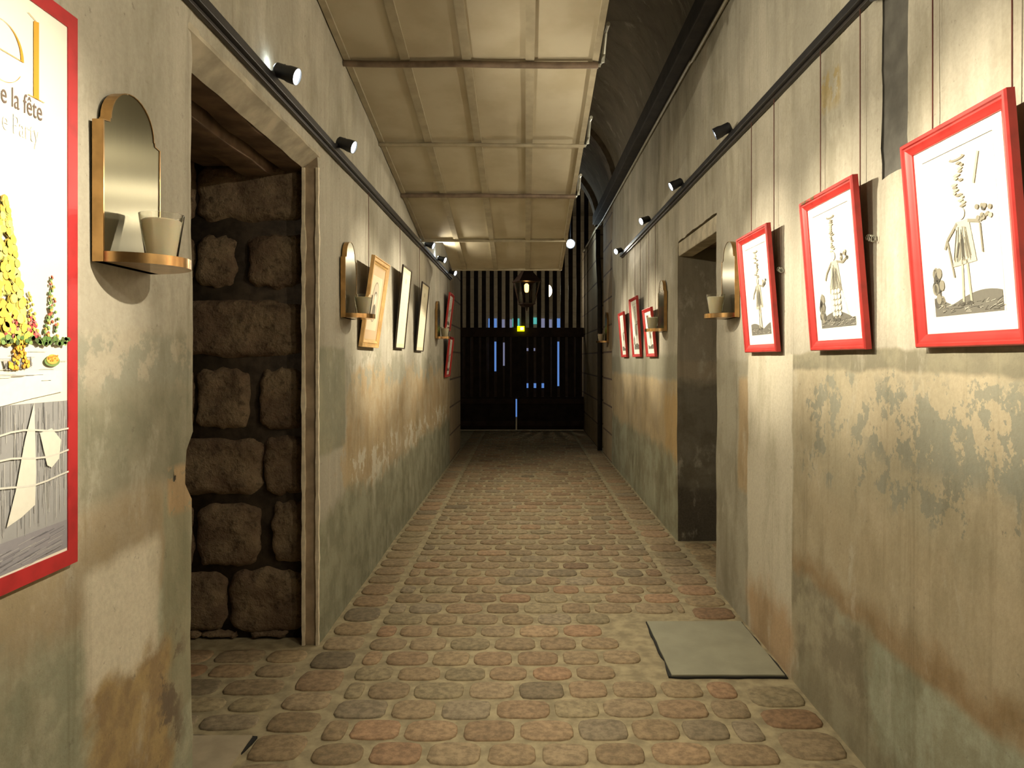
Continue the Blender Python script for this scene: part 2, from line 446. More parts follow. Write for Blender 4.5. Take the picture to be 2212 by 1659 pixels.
# stone end of the recess, facing down the corridor
def stone_wall():
    bm = bmesh.new()
    box(bm, -2.0, XL-.06, 3.86, 4.1, 0, 2.8, mi=1)
    D = 3.80
    def X(px): return (px-1134)/F*D
    def Zz(py): return max(0.0, EYE-(py-775)/F*D)
    blocks = [(418,655,352,468),(300,410,352,468),(420,497,512,612),(532,648,508,614),(300,408,512,612),
              (300,655,652,765),(418,528,802,922),(556,648,802,924),(300,405,802,922),(300,560,955,1068),(566,656,950,1066),
              (418,552,1098,1224),(586,656,1092,1216),(300,405,1098,1224),(300,480,1246,1366),(490,652,1240,1368),
              (430,500,1376,1394),(540,610,1372,1394),(300,420,1376,1394)]
    for bi, (a, b, c, d) in enumerate(blocks):
        x0, x1, z1, z0 = X(a-6), X(b+5), Zz(c-7), Zz(d+7)
        x0 = max(x0, -1.99)
        nx, nzz = max(3, int((x1-x0)/.018)), max(3, int((z1-z0)/.018))
        g = {}
        for i in range(nx+1):
            for j in range(nzz+1):
                u, v = i/nx, j/nzz
                # superellipse rounding of corners plus ragged outline
                cx, cz = (u*2-1), (v*2-1)
                e = max(abs(cx), abs(cz))
                rr = (abs(cx)**5+abs(cz)**5)**.2
                s = e/rr if rr > 0 else 1
                cx2, cz2 = cx*s, cz*s
                wx = nz(u*4+bi*7, v*4, 1, 2)*.028*e; wz = nz(u*5, v*4+bi*5, 1, 9)*.024*e
                x = (x0+x1)/2 + cx2*(x1-x0)/2 + wx; z = (z0+z1)/2+cz2*(z1-z0)/2 + wz
                h = (1-e**12)*.05 - .006 + nz(x, z, 9, bi)*.020*(1-e**8) + nz(x, z, 28, bi)*.008
                g[i, j] = bm.verts.new((min(x, XL-.075), 3.865-h, max(0.002, z)))
        for i in range(nx):
            for j in range(nzz): bm.faces.new((g[i, j], g[i+1, j], g[i+1, j+1], g[i, j+1]))
    o = obj('wall_alcove_far', bm, [M['rubble'], M['rubble_joint']], None, True, recalc=False)
    structure(o, 'rough brown rubble blocks with dark deep joints filling the left doorway recess')
stone_wall()
# left doorway: jamb strip, chipped edges, splayed head and beams
def door_left():
    d = bpy.data.objects.new('door_1', None); link(d); d.location = (XL, 3.0, 0)
    structure(d, 'left doorway surround of chipped plaster under old beams')
    inv = Matrix.Translation((-XL, -3.0, 0))
    def part(name, bm, m, lab=None):
        o = obj(name, bm, m, d); o.matrix_parent_inverse = inv; smooth_by_angle(o, 40)
        if lab: o['label'] = lab
        return o
    def rag(x, y0, w, ph):      # a ragged vertical strip of lime
        bm = bmesh.new(); n = 60; z = 0; pv = None
        for i in range(n+1):
            z = 2.5*i/n; ww = w*(1+1.6*max(0, nz(z, ph, 5, 1))+.5*nz(z, ph, 17, 3))
            yy = y0+nz(z, ph, 6, 7)*.004
            cur = [bm.verts.new(c) for c in ((x-ww*.5, yy, z), (x-ww*.4, yy-.012, z), (x+ww*.4, yy-.012, z), (x+ww*.5, yy, z))]
            if pv:
                for a in range(3): bm.faces.new((pv[a], pv[a+1], cur[a+1], cur[a]))
            pv = cur
        return bm
    bm = bmesh.new(); box(bm, XL-.085, XL-.012, 3.762, 3.86, 0, 2.50, .004); part('jamb_strip', bm, M['jamb'])
    part('edge_bead', rag(XL-.080, 3.762, .018, 2), M['jamb_edge'], 'pale lime edge against the rubble')
    part('edge_bead', rag(XL-.007, 3.762, .018, 11), M['jamb_edge'], 'pale lime edge against the wall plaster')
    bm = bmesh.new()            # splayed head: from the wall face inwards and down
    n = 26
    rows = []
    for i in range(n+1):
        y = 2.3+1.5*i/n; w = nz(y, 5, 6, 1)*.008
        rows.append([bm.verts.new(c) for c in ((XL-.004, y, 2.59+w), (XL-.004, y, 2.565+w), (XL-.03, y, 2.545-w), (XL-.085, y, 2.50+w), (XL-.085, y, 2.60))])
    for a, b in zip(rows, rows[1:]):
        for q in range(5): bm.faces.new((a[q], a[(q+1)%5], b[(q+1)%5], b[q]))
    part('head_splay', bm, M['lintel'], 'pale splayed plaster head')
    for k_, (xa, xb, zb) in enumerate(((-1.30, -1.17, 2.50), (-1.50, -1.34, 2.47), (-1.72, -1.53, 2.52), (-1.98, -1.76, 2.49))):
        bm = bmesh.new(); box(bm, xa, xb, 2.12, 3.84, zb, 2.62, .012)
        bmesh.ops.subdivide_edges(bm, edges=[e for e in bm.edges if abs(e.verts[0].co.y-e.verts[1].co.y) > 1], cuts=14)
        for v in bm.verts: v.co += Vector((nz(v.co.y, k_, 3, 1), 0, nz(v.co.y, k_, 4, 6)))*.014
        part('ceiling_beam', bm, M['old_wood'])
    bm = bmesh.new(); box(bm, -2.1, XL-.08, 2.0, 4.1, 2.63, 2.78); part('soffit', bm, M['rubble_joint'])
door_left()
# right doorway recess
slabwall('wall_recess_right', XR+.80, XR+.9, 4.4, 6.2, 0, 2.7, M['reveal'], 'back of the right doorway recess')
def door_right():
    d = bpy.data.objects.new('door_2', None); link(d); d.location = (XR, 5.3, 0)
    structure(d, 'right doorway with grey reveal and pale lintel edge')
    inv = Matrix.Translation((-XR, -5.3, 0))
    bm = bmesh.new(); box(bm, XR+.012, XR+.13, 4.70, 5.90, 2.34, 2.45, .008)
    o = obj('lintel', bm, M['lintel'], d); o.matrix_parent_inverse = inv
    bm = bmesh.new(); box(bm, XR+.15, XR+.78, 4.72, 5.89, 2.41, 2.455, .008)
    o = obj('soffit_board', bm, M['old_wood'], d); o.matrix_parent_inverse = inv
door_right()
# piers past the plastered corridor
slabwall('wall_left_pier', XL-.5, XL, 10.3, 12.0, 0, SPR+.05, M['pier_stone'], 'stone pier ending the left corridor wall')
slabwall('wall_left_end', -1.9, -1.6, 12.0, 15.4, 0, SPR+1.4, M['pier_stone'], 'stone side wall left of the gate')
slabwall('wall_right_pier', XR, XR+.5, 10.3, 11.45, 0, SPR+.05, M['pier_stone'], 'stone pier ending the right corridor wall')
slabwall('wall_right_end', XR-.02, XR+.5, 12.15, 15.4, 0, SPR+.05, M['pier_stone'], 'stone side wall right of the gate')
bm = bmesh.new(); box(bm, XR+.22, XR+.27, 11.45, 12.15, 0, SPR)
o = obj('door_3', bm, M['dark_wood']); structure(o, 'dark narrow door set between the stone piers on the right')
slabwall('wall_back', -1.6, 1.8, -2.6, -2.5, 0, 5, M['left_plaster'], 'corridor end behind the viewer')
# vault
def vault():
    bm = bmesh.new(); cx = (XL+XR)/2; r = (XR-XL)/2
    def ring(y, rr=r, cz=SPR): return [bm.verts.new((cx-rr*math.cos(PI*k/28), y, cz+rr*math.sin(PI*k/28))) for k in range(29)]
    yy = [-2.5+i*.5 for i in range(30)]
    prev = None
    for y in yy:
        cur = ring(y)
        if prev:
            for k in range(28): bm.faces.new((prev[k], prev[k+1], cur[k+1], cur[k]))
        prev = cur
    o = obj('ceiling', bm, M['vault'], None, True, recalc=False)
    structure(o, 'dark barrel vault over the corridor')
    for n, y in ((1, 9.6), (2, 11.9)):
        bm = bmesh.new(); prev = None
        for k in range(29):
            a = PI*k/28; cur = []
            for rr, dy in ((r+.02, 0), (r-.07, 0), (r-.07, .28), (r+.02, .28)):
                cur.append(bm.verts.new((cx-rr*math.cos(a), y+dy, SPR+rr*math.sin(a))))
            if prev:
                for q in range(4): bm.faces.new((prev[q], prev[(q+1) % 4], cur[(q+1) % 4], cur[q]))
            prev = cur
        o = obj('trim_%d' % n, bm, M['rib']); structure(o, 'projecting stone arch rib of the vault')
    bm = bmesh.new(); box(bm, -1.9, 1.75, 12.0, 15.6, 5.1, 5.2); o = obj('ceiling_gate', bm, M['vault']); structure(o, 'dark ceiling by the gate')
vault()
bm = bmesh.new(); box(bm, XR-.12, XR, -2.5, 12.0, SPR+.0, SPR+.15, .01)
o = obj('trim_3', bm, M['dark_wood']); structure(o, 'dark timber ledge along the top of the right wall')

# ------------------------------------------------------------------ the floor of brick paving
def paving():
    bm = bmesh.new(); cl = bm.loops.layers.float_color.new('Col')
    mort = (.325, .275, .17)
    def plane(x0, x1, y0, y1, z, n=8):
        for i in range(n):
            ya, yb = y0+(y1-y0)*i/n, y0+(y1-y0)*(i+1)/n
            f = bm.faces.new([bm.verts.new(c) for c in ((x0, ya, z), (x1, ya, z), (x1, yb, z), (x0, yb, z))])
            f.material_index = 1
    plane(-2.1, 2.1, -2.5, 20, 0)
    pal = [(.30,.215,.125), (.29,.21,.12), (.31,.23,.135), (.35,.235,.135), (.38,.265,.155), (.32,.215,.125), (.34,.26,.16), (.30,.25,.17), (.36,.27,.155), (.37,.22,.125), (.31,.26,.155), (.33, .25, .15)]
    odd = [(.20,.105,.06), (.27,.15,.08), (.16,.13,.085), (.30,.17,.09), (.20,.165,.11)]
    def pad(cx, cy, w, d, far, col=None, hgt=.007):
        c = col or (R.choice(odd) if R.random() < .10 else R.choice(pal))
        k = R.uniform(.86, 1.12); mixf = .30 if cy < 5 else .5; c = tuple((x*(1-mixf)+q*mixf)*k for x, q in zip(c, (.30, .235, .14)))
        n = 20 if not far else 12; rot = R.uniform(-.03, .03); ex = R.uniform(3.0, 5.0)
        ph = R.uniform(0, 99); rings = []
        for s, z in ((1.0, -.004), (.985, hgt*.5), (.93, hgt), (.6, hgt*1.25)):
            ring = []
            for i in range(n):
                a = 2*PI*(i+.5)/n; ca, sa = math.cos(a), math.sin(a)
                rr = (abs(ca)**ex+abs(sa)**ex)**(-1/ex)
                q = 1+.05*noise.noise(Vector((ca*1.6, sa*1.6, ph)))
                x, y = ca*rr*w/2*s*q, sa*rr*d/2*s*q
                ring.append(bm.verts.new((cx+x*math.cos(rot)-y*math.sin(rot), cy+x*math.sin(rot)+y*math.cos(rot), z)))
            rings.append(ring)
        fs = []
        for a, b in zip(rings, rings[1:]):
            for i in range(n): fs.append(bm.faces.new((a[i], a[(i+1) % n], b[(i+1) % n], b[i])))
        fs.append(bm.faces.new(rings[-1]))
        for f in fs:
            f.smooth = True
            for l in f.loops: l[cl] = (*c, 1)
    slab = (.66, 1.25, 3.35, 4.09)
    y = .9; row = 0
    while y < 14.95:
        ph = .172*R.uniform(.94, 1.08)
        far = y > 8
        x = -.84 + (.11 if row % 2 else 0) + R.uniform(-.03, .03) - .22*0
        x = -.82 if row % 2 else -.82-.0
        first = row % 2
        while x < .95:
            w = R.uniform(.195, .25)
            if first: w *= .5; first = 0
            if x+w > .90: w = .965-x
            if w > .05:
                cx, cy = x+w/2, y+ph/2+R.uniform(-.004, .004)+nz(x, y, 1.3, 4)*.02
                if not (cx+w/2 > slab[0]-.02 and slab[2]-.05 < cy < slab[3]+.05):
                    pad(cx, cy, w-R.uniform(.018, .032), ph-R.uniform(.016, .028), far)
            x += w
        y += ph; row += 1
    for side, (xa, xb) in enumerate(((-1.06, -.845), (.985, 1.235))):
        y = .9
        while y < 14.9:
            l = R.uniform(.17, .25)
            if not (side and slab[2]-.12 < y+l/2 < slab[3]+.12):
                pad((xa+xb)/2, y+l/2, xb-xa-.012, l-.02, y > 8)
            y += l
    # doorway floors
    y = 2.88
    while y < 3.76:
        ph = R.uniform(.15, .19); x = XL-.01
        if y+ph > 3.80: break
        while x > -1.9:
            w = R.uniform(.18, .3); pad(x-w/2, y+ph/2, w-.025, ph-.025, False); x -= w
        y += ph
    y = 4.72
    while y < 5.7:
        ph = .185; x = XR+.02
        while x < XR+.76:
            w = R.uniform(.18, .24)
            pad(x+w/2, y+ph/2, w-.025, ph-.025, False); x += w
        y += ph
    o = obj('floor', bm, [M['brick'], M['mortar']], None, False, recalc=False)
    structure(o, 'worn brown brick paving with pale mortar joints')
paving()
def slab_thing(name, x0, x1, y0, y1, label, mat, rag):
    t = thing(name, label, 'slab', ((x0+x1)/2, (y0+y1)/2, 0))
    hx, hy = (x1-x0)/2, (y1-y0)/2
    bm = bmesh.new()
    def outline(g, ph, ra):
        pts = []
        for (ax, ay), (bx, by) in (((-hx, -hy), (hx, -hy)), ((hx, -hy), (hx, hy)), ((hx, hy), (-hx, hy)), ((-hx, hy), (-hx, -hy))):
            for i in range(14):
                u = i/14; x = ax+(bx-ax)*u; y = ay+(by-ay)*u
                pts.append((x+math.copysign(g, x)+nz(x*9, y*9, 1, ph)*ra, y+math.copysign(g, y)+nz(x*9, y*9, 1, ph+5)*ra))
        return pts
    def plate(bm, pts, z0, z1):
        a = [bm.verts.new((x, y, z0)) for x, y in pts]; b = [bm.verts.new((x, y, z1)) for x, y in pts]
        bm.faces.new(b); bm.faces.new(a[::-1])
        for i in range(len(a)): bm.faces.new((a[i], a[(i+1) % len(a)], b[(i+1) % len(a)], b[i]))
    plate(bm, outline(0, 1, .003), .001, .016); obj('slab_top', bm, mat, t)
    bm = bmesh.new(); plate(bm, outline(.009, 2, rag), .0005, .009); o = obj('joint', bm, M['crack'], t); o['label'] = 'open black joint around the slab'
slab_thing('floor_slab', .69, 1.22, 3.37, 4.06, 'smooth grey green square slab let into the brick floor by the right wall', M['slab'], .016)
slab_thing('threshold_slab', -1.85, -1.075, 2.2, 2.83, 'pale stone threshold slab on the floor of the left doorway', M['threshold'], .02)

# ------------------------------------------------------------------ sloping panelled canopy on the left
def canopy():
    def zc(y): return 3.28-.172*(y-4.26)
    y0, y1, xa, xb = 2.4, 8.45, XL+.005, .43
    t = thing('sloping_canopy', 'cream panelled sloping canopy with cross tubes hung over the left half of the corridor', 'canopy', (XL, 5.4, 0))
    inv = Matrix.Translation((-XL, -5.4, 0))
    def part(name, bm, m, lab=None, s=0):
        o = obj(name, bm, m, t); o.matrix_parent_inverse = inv
        if s: smooth_by_angle(o, 40)
        if lab: o['label'] = lab
        return o
    bars = [3.36, 4.26, 5.28, 6.22, 7.42]
    seams = [xa, -.71, -.345, .03, xb]
    cutsy = [y0]+bars+[y1]
    for a, b in zip(cutsy, cutsy[1:]):
        for c, d in zip(seams, seams[1:]):
            if b == y1 and c == xa: c = -.86
            bm = bmesh.new(); nn = 6; g = {}
            edge = .012 if d == xb else 0
            for i in range(nn+1):
                for j in range(nn+1):
                    x = c+(d-c)*i/nn; y = a+(b-a)*j/nn
                    sag = .004*math.sin(PI*i/nn)*math.sin(PI*j/nn)
                    g[i, j] = bm.verts.new((x - (edge*j/nn if i == nn else 0), y, zc(y)-sag))
            for i in range(nn):
                for j in range(nn): bm.faces.new((g[i, j], g[i, j+1], g[i+1, j+1], g[i+1, j]))
            r = bmesh.ops.extrude_face_region(bm, geom=bm.faces[:])
            for v in [q for q in r['geom'] if isinstance(q, bmesh.types.BMVert)]: v.co.z += .018
            part('panel', bm, M['panel'], None, 1)
    for x in seams[1:-1]:
        bm = bmesh.new()
        for a, b in zip(cutsy, cutsy[1:]):
            w = .026; aa = [bm.verts.new((x+sx*w, yy, zc(yy)+dz)) for yy in (a, b) for sx, dz in ((-1, -.001), (-1, -.014), (1, -.014), (1, -.001))]
            for q in range(4): bm.faces.new((aa[q], aa[(q+1) % 4], aa[4+(q+1) % 4], aa[4+q]))
        part('batten', bm, M['batten'])
    bm = bmesh.new()
    for x in (xa+.02, xb-.012):
        aa = [bm.verts.new((x+sx*.018, yy, zc(yy)+dz)) for yy in (y0, y1 if x > 0 else 7.42) for sx, dz in ((-1, .016), (-1, -.016), (1, -.016), (1, .016))]
        for q in range(4): bm.faces.new((aa[q], aa[(q+1) % 4], aa[4+(q+1) % 4], aa[4+q]))
        bm.faces.new(aa[:4]); bm.faces.new(aa[4:])
    part('edge_rail', bm, M['batten'])
    for i, y in enumerate(bars):
        bm = bmesh.new()
        if i == 4:
            box(bm, xa, xb-.01, y-.012, y+.012, zc(y)-.03, zc(y)-.002, .003); part('cross_bar', bm, M['batten'])
            continue
        z = zc(y)-.026; rad = .019 if i in (1, 3) else .014
        tube(bm, [(xa+(xb-xa)*q/12, y+nz(q, i, .6, 2)*.006, z+nz(q, i, .5, 8)*.006-.012*q/12) for q in range(12)]+[(xb+.005, y, z-.012)], rad, 10)
        part('cross_tube', bm, M['tube_metal'] if i in (1, 3) else M['batten'], None, 1)
        bm = bmesh.new()
        tube(bm, [(xb-.03, y, z-.012), (xb+.015, y, z-.012), (xb+.032, y, z+.006), (xb+.034, y-.02, z+.05), (xb+.034, y-.13, z+.13), (xb+.032, y-.28, zc(y-.28)+.03)], .012, 8)
        part('bracket', bm, M['bracket'], 'pale bent tube end bracket', 1)
    bm = bmesh.new(); box(bm, -.86, xb, y1-.01, y1+.015, zc(y1)-.022, zc(y1)+.045, .003); part('end_rail', bm, M['batten'])
    # hangers up to the vault
    cx = (XL+XR)/2; r = (XR-XL)/2
    for y in (3.36, 5.28, 7.42):
        bm = bmesh.new(); tube(bm, [(.40, y, zc(y)+.01), (.40, y, SPR+math.sqrt(r*r-(.40-cx)**2))], .006, 6)
        part('hanger_rod', bm, M['black'])
canopy()

# ------------------------------------------------------------------ tracks and spotlights
def rail(name, x, z, y0, y1, label):
    t = thing(name, label, 'lighting track', (x, (y0+y1)/2, z)); h = (y1-y0)/2
    s = 1 if x < 0 else -1
    bm = bmesh.new(); box(bm, -.017, .017, -h, h, -.018, .018, .003); obj('track_body', bm, M['black'], t)
    bm = bmesh.new(); box(bm, -.010-.012*s, .010-.012*s, -h, h, -.034, -.0185, .003); obj('picture_rail', bm, M['black_rail'], t)
TL, TR = (XL+.026, 2.66), (XR-.026, 2.815)
rail('light_track', TL[0], TL[1], -1.0, 10.3, 'black lighting track with picture rail along the left wall')
rail('light_track', TR[0], TR[1], -1.0, 9.15, 'black lighting track with picture rail along the right wall')
WARM = (1.0, .885, .68)
def spot(side, y, aim, label, energy=1.0, cone=33, leak=0, zoff=.035):
    X0, Z0 = (TL if side < 0 else TR)
    sgn = 1 if side < 0 else -1
    t = thing('track_spotlight', label, 'spotlight', (X0, y, Z0), group=None)
    bm = bmesh.new(); box(bm, -.014, .016, -.03, .03, .0185, .034, .003); obj('adapter', bm, M['black'], t)
    c = Vector((sgn*.055, 0, zoff+.0))
    bm = bmesh.new(); tube(bm, [(0, 0, .03), (sgn*.008, 0, .05), (c.x, 0, c.z+.03)], .008, 8); obj('arm', bm, M['black'], t)
    d = (Vector(aim)-(Vector((X0, y, Z0))+c)).normalized()
    q = d.to_track_quat('X', 'Z')
    bm = bmesh.new()
    lathe(bm, [(.0, -.05), (.022, -.05), (.030, -.042), (.031, .0), (.035, .015), (.036, .052), (.033, .052), (.031, .044), (.0, .044)], 24, axis='x')
    h = obj('housing', bm, M['black'], t); smooth_by_angle(h, 40); h.location = c; h.rotation_mode = 'QUATERNION'; h.rotation_quaternion = q
    bm = bmesh.new(); lathe(bm, [(0, .0485), (.020, .048), (.0315, .0455)], 20, axis='x')
    l = obj('lens', bm, M['lens'], t); l.location = c; l.rotation_mode = 'QUATERNION'; l.rotation_quaternion = q; l['label'] = 'glowing white lens'
    L = bpy.data.lights.new('lamp', 'SPOT'); L.energy = 230*energy; L.color = WARM
    L.spot_size = math.radians(cone); L.spot_blend = 1.0; L.shadow_soft_size = .022
    lo = bpy.data.objects.new('lamp', L); link(lo, t); lo.location = c+d*.058
    lo.rotation_mode = 'QUATERNION'; lo.rotation_quaternion = d.to_track_quat('-Z', 'Y')
    # wide weak spill around the beam of the same reflector
    W = bpy.data.lights.new('lamp_spill', 'SPOT'); W.energy = 36*energy; W.color = WARM
    W.spot_size = math.radians(150); W.spot_blend = .6; W.shadow_soft_size = .03
    wo = bpy.data.objects.new('lamp_spill', W); link(wo, t); wo.location = c+d*.058
    wo.rotation_mode = 'QUATERNION'; wo.rotation_quaternion = d.to_track_quat('-Z', 'Y')
    if leak:
        P = bpy.data.lights.new('lamp_leak', 'POINT'); P.energy = leak; P.color = (.75, .9, 1); P.shadow_soft_size = .01
        po = bpy.data.objects.new('lamp_leak', P); link(po, t); po.location = c-d*.06+Vector((0, 0, .02))
# left track lights the right wall
spot(-1, .35, (XR, .3, 1.9), 'unseen black track spotlight added on the left track for fill light, out over the poster', .8)  # extra lamp out of view, added for general fill and bounce
spot(-1, 1.85, (XR-.03, 1.97, 1.88), 'black track spotlight on the left track, between the poster and the doorway', 1.15)
spot(-1, 3.0, (XR-.03, 2.82, 1.86), 'black track spotlight above the left doorway opening, blue glint behind it', 1.0, leak=.15)
spot(-1, 4.0, (XR-.03, 3.72, 1.82), 'black track spotlight on the left track just past the doorway', 1.0)
spot(-1, 7.5, (XR-.03, 7.0, 1.75), 'first of three far spotlights clustered on the left track', .8, leak=.5)
spot(-1, 8.6, (XR-.03, 7.9, 1.85), 'middle of three far spotlights clustered on the left track', .7, leak=.5)
spot(-1, 9.9, (XR-.03, 8.85, 1.8), 'last spotlight at the far end of the left track', .7)
spot(1, .4, (XL, .2, 1.8), 'unseen black track spotlight added on the right track for fill light', .8)  # unseen counterpart on this track, added to feed bounce light
spot(1, 1.55, (XL+.03, 1.42, 1.72), 'black track spotlight on the right track opposite the tall poster', 1.1)
spot(1, 4.24, (XL+.03, 4.9, 1.83), 'nearest visible spotlight on the right track, above the empty stretch of wall', .75)
spot(1, 5.54, (XL+.03, 5.4, 1.7), 'second spotlight on the right track, over the right doorway', .55)
spot(1, 6.98, (XL+.03, 6.1, 1.9), 'third spotlight on the right track past the right doorway', .95)
spot(1, 8.96, (XL+.03, 7.35, 1.9), 'last small spotlight at the far end of the right track', 1.15)
# the cable drooping off the right track
bm = bmesh.new(); tube(bm, [(XR-.02, 2.28+i*.03, 2.775-.035*math.sin(PI*i/9)) for i in range(10)], .006, 8)
o = obj('cable', bm, M['black']); tag(o, 'black cable drooping under the right track above the dark slot', 'cable')

# conduit under the ledge
bm = bmesh.new()
tube(bm, [(XR-.02, -2.4, 3.69), (XR-.02, 5.28, 3.69), (XR-.02, 5.33, 3.705), (XR-.02, 8, 3.70), (XR-.02, 11.4, 3.70), (XR-.045, 12.2, 3.70), (XR-.045, 14.8, 3.70)], .013, 8)
o = obj('conduit_pipe', bm, M['pipe'], None, True); tag(o, 'long pale conduit pipe fixed under the dark ledge high on the right wall', 'pipe')
bm = bmesh.new(); tube(bm, [(XR-.05, 11.8, 3.62), (XR-.05, 11.8, 3.2), (XR-.04, 11.6, 2.6), (XR-.04, 11.6, .02)], .04, 10)
o = obj('drain_pipe', bm, M['dark_wood'], None, True); tag(o, 'dark vertical drain pipe beside the far right stone pier', 'pipe')

# ------------------------------------------------------------------ flat prints
class Canvas:
    """Polygons in viewer coordinates (u to the viewer's right, v up) on a sheet."""
    def __init__(s): s.bm = bmesh.new(); s.cl = s.bm.loops.layers.float_color.new('Col')
    def poly(s, pts, c, layer=0):
        vs = [s.bm.verts.new((-u, .0004*(layer+1), v)) for u, v in pts]
        f = s.bm.faces.new(vs)
        if f.normal.y < 0: pass
        for l in f.loops: l[s.cl] = (*c, 1)
    def ell(s, u, v, a, b, c, layer=0, n=12, rot=0):
        s.poly([(u+a*math.cos(t)*math.cos(rot)-b*math.sin(t)*math.sin(rot), v+a*math.cos(t)*math.sin(rot)+b*math.sin(t)*math.cos(rot)) for t in [2*PI*i/n for i in range(n)]], c, layer)
    def line(s, p, q, w, c, layer=0):
        p, q = Vector(p), Vector(q); d = (q-p)
        if d.length < 1e-6: return
        n = Vector((-d.y, d.x)).normalized()*w/2
        s.poly([tuple(p+n), tuple(q+n), tuple(q-n), tuple(p-n)], c, layer)
    def path(s, pts, w, c, layer=0):
        for i, (a, b) in enumerate(zip(pts, pts[1:])): s.line(a, b, w, c, layer)
    def build(s, name, parent, y=0): 
        o = obj(name, s.bm, M['ink'], parent); o.location.y = y; return o
def frame_mesh(w, h, prof):
    bm = bmesh.new(); rings = []
    for ins, y in prof:
        a, b = w/2-ins, ins
        rings.append([bm.verts.new(c) for c in ((-a, y, b), (a, y, b), (a, y, h-b), (-a, y, h-b))])
    n = len(rings)
    for i in range(n):
        p, q = rings[i], rings[(i+1) % n]
        for k in range(4): bm.faces.new((p[k], p[(k+1) % 4], q[(k+1) % 4], q[k]))
    return bm
INK = (.10, .095, .08); MIDI = (.26, .245, .19); SOFT = (.42, .395, .31)
def print_art(cv, kind, w, h):
    """Generic engraved costume figures, w x h sheet with its origin at the bottom centre."""
    r = random.Random(kind*13+1)
    def P(u, v): return ((u-.5)*w, v*h)
    cv.path([P(.05, .97), P(.95, .97)], .0016, INK, 2)
    cv.path([P(.05, .97), P(.05, .03)], .0008, SOFT, 2); cv.path([P(.95, .97), P(.95, .03)], .0008, SOFT, 2)
    # ground with hatching
    g = [P(.07+.86*i/14, .06+.10*(.35+.65*abs(math.sin(1.2+kind+i*.23)))) for i in range(15)]
    cv.poly(g+[P(.93, .035), P(.07, .035)], (.16, .155, .13), 1)
    for i in range(60):
        a, b = r.uniform(.09, .88), r.uniform(.045, .10); cv.line(P(a, b), P(a+r.uniform(.03, .08), b+r.uniform(-.005, .02)), .0012, r.choice([INK, (.55, .53, .45)]), 3+i % 3)
    if kind in (1, 2, 5):
        for i in range(22):
            cv.ell(*P(r.uniform(.08, .2), r.uniform(.1, .3)), .012, .016, MIDI if i % 2 else INK, 2+i % 4)
    # figure: legs, coat, basket, tall load on the head
    x = .52; s = 1
    for dx in (-.05, .05): 
        cv.path([P(x+dx, .10), P(x+dx*.8, .22), P(x+dx*.6, .34)], .009, SOFT, 4); cv.ell(*P(x+dx-.02, .095), .014, .006, INK, 5)
    cv.poly([P(x-.15, .31), P(x+.15, .32), P(x+.09, .56), P(x-.07, .56)], (.50, .475, .38), 4)
    for i in range(26):
        u = r.uniform(-.13, .12); cv.line(P(x+u, .33+r.uniform(0, .03)), P(x+u*.5, .33+r.uniform(.1, .2)), .0028, r.choice([INK, MIDI, MIDI]), 5+i % 3)
    cv.ell(*P(x, .60), w*.05, h*.035, (.62, .59, .5), 6)
    cv.path([P(x-.06, .55), P(x-.20, .47), P(x-.24, .42)], .009, MIDI, 6); cv.path([P(x+.08, .55), P(x+.22, .53), P(x+.33, .56)], .009, MIDI, 6)
    for i in range(9): cv.ell(*P(x+.22+r.uniform(-.03, .14), .56+r.uniform(-.02, .05)), .008, .007, r.choice([MIDI, SOFT, INK]), 7+i % 3)
    if kind == 2:
        for i in range(5):
            v = .14+i*.045
            for jj in (-1, 0, 1): cv.ell(*P(x+jj*.075, v), w*.036, h*.019, (.66, .63, .54), 8); 
            cv.line(P(x-.12, v+.022), P(x+.12, v+.022), .0012, MIDI, 9)
        cv.path([P(x-.13, .11), P(x-.13, .38)], .0018, INK, 9); cv.path([P(x+.13, .11), P(x+.13, .38)], .0018, INK, 9)
        cv.path([P(.80, .12), P(.62, .40)], .002, MIDI, 9)
    for i in range(16):
        v = .64+i*.016; cv.ell(*P(x+r.uniform(-.03, .03)*(1+kind % 2), v), w*r.uniform(.02, .05), h*.008, r.choice([MIDI, SOFT, SOFT]), 7+i % 4)
    cv.ell(*P(x, .91), w*.10, h*.014, MIDI, 6); cv.ell(*P(x, .915), w*.07, h*.008, (.66, .63, .54), 7)
    if kind == 1: cv.path([P(.78, .90), P(.70, .74)], .009, SOFT, 6); cv.path([P(x-.2, .46), P(x-.14, .25)], .007, MIDI, 6); cv.path([P(x+.22, .52), P(x+.23, .36)], .006, MIDI, 6)
    if kind == 3: cv.path([P(x+.02+.03*math.sin(i), .1+i*.045) for i in range(19)], .004, MIDI, 11)

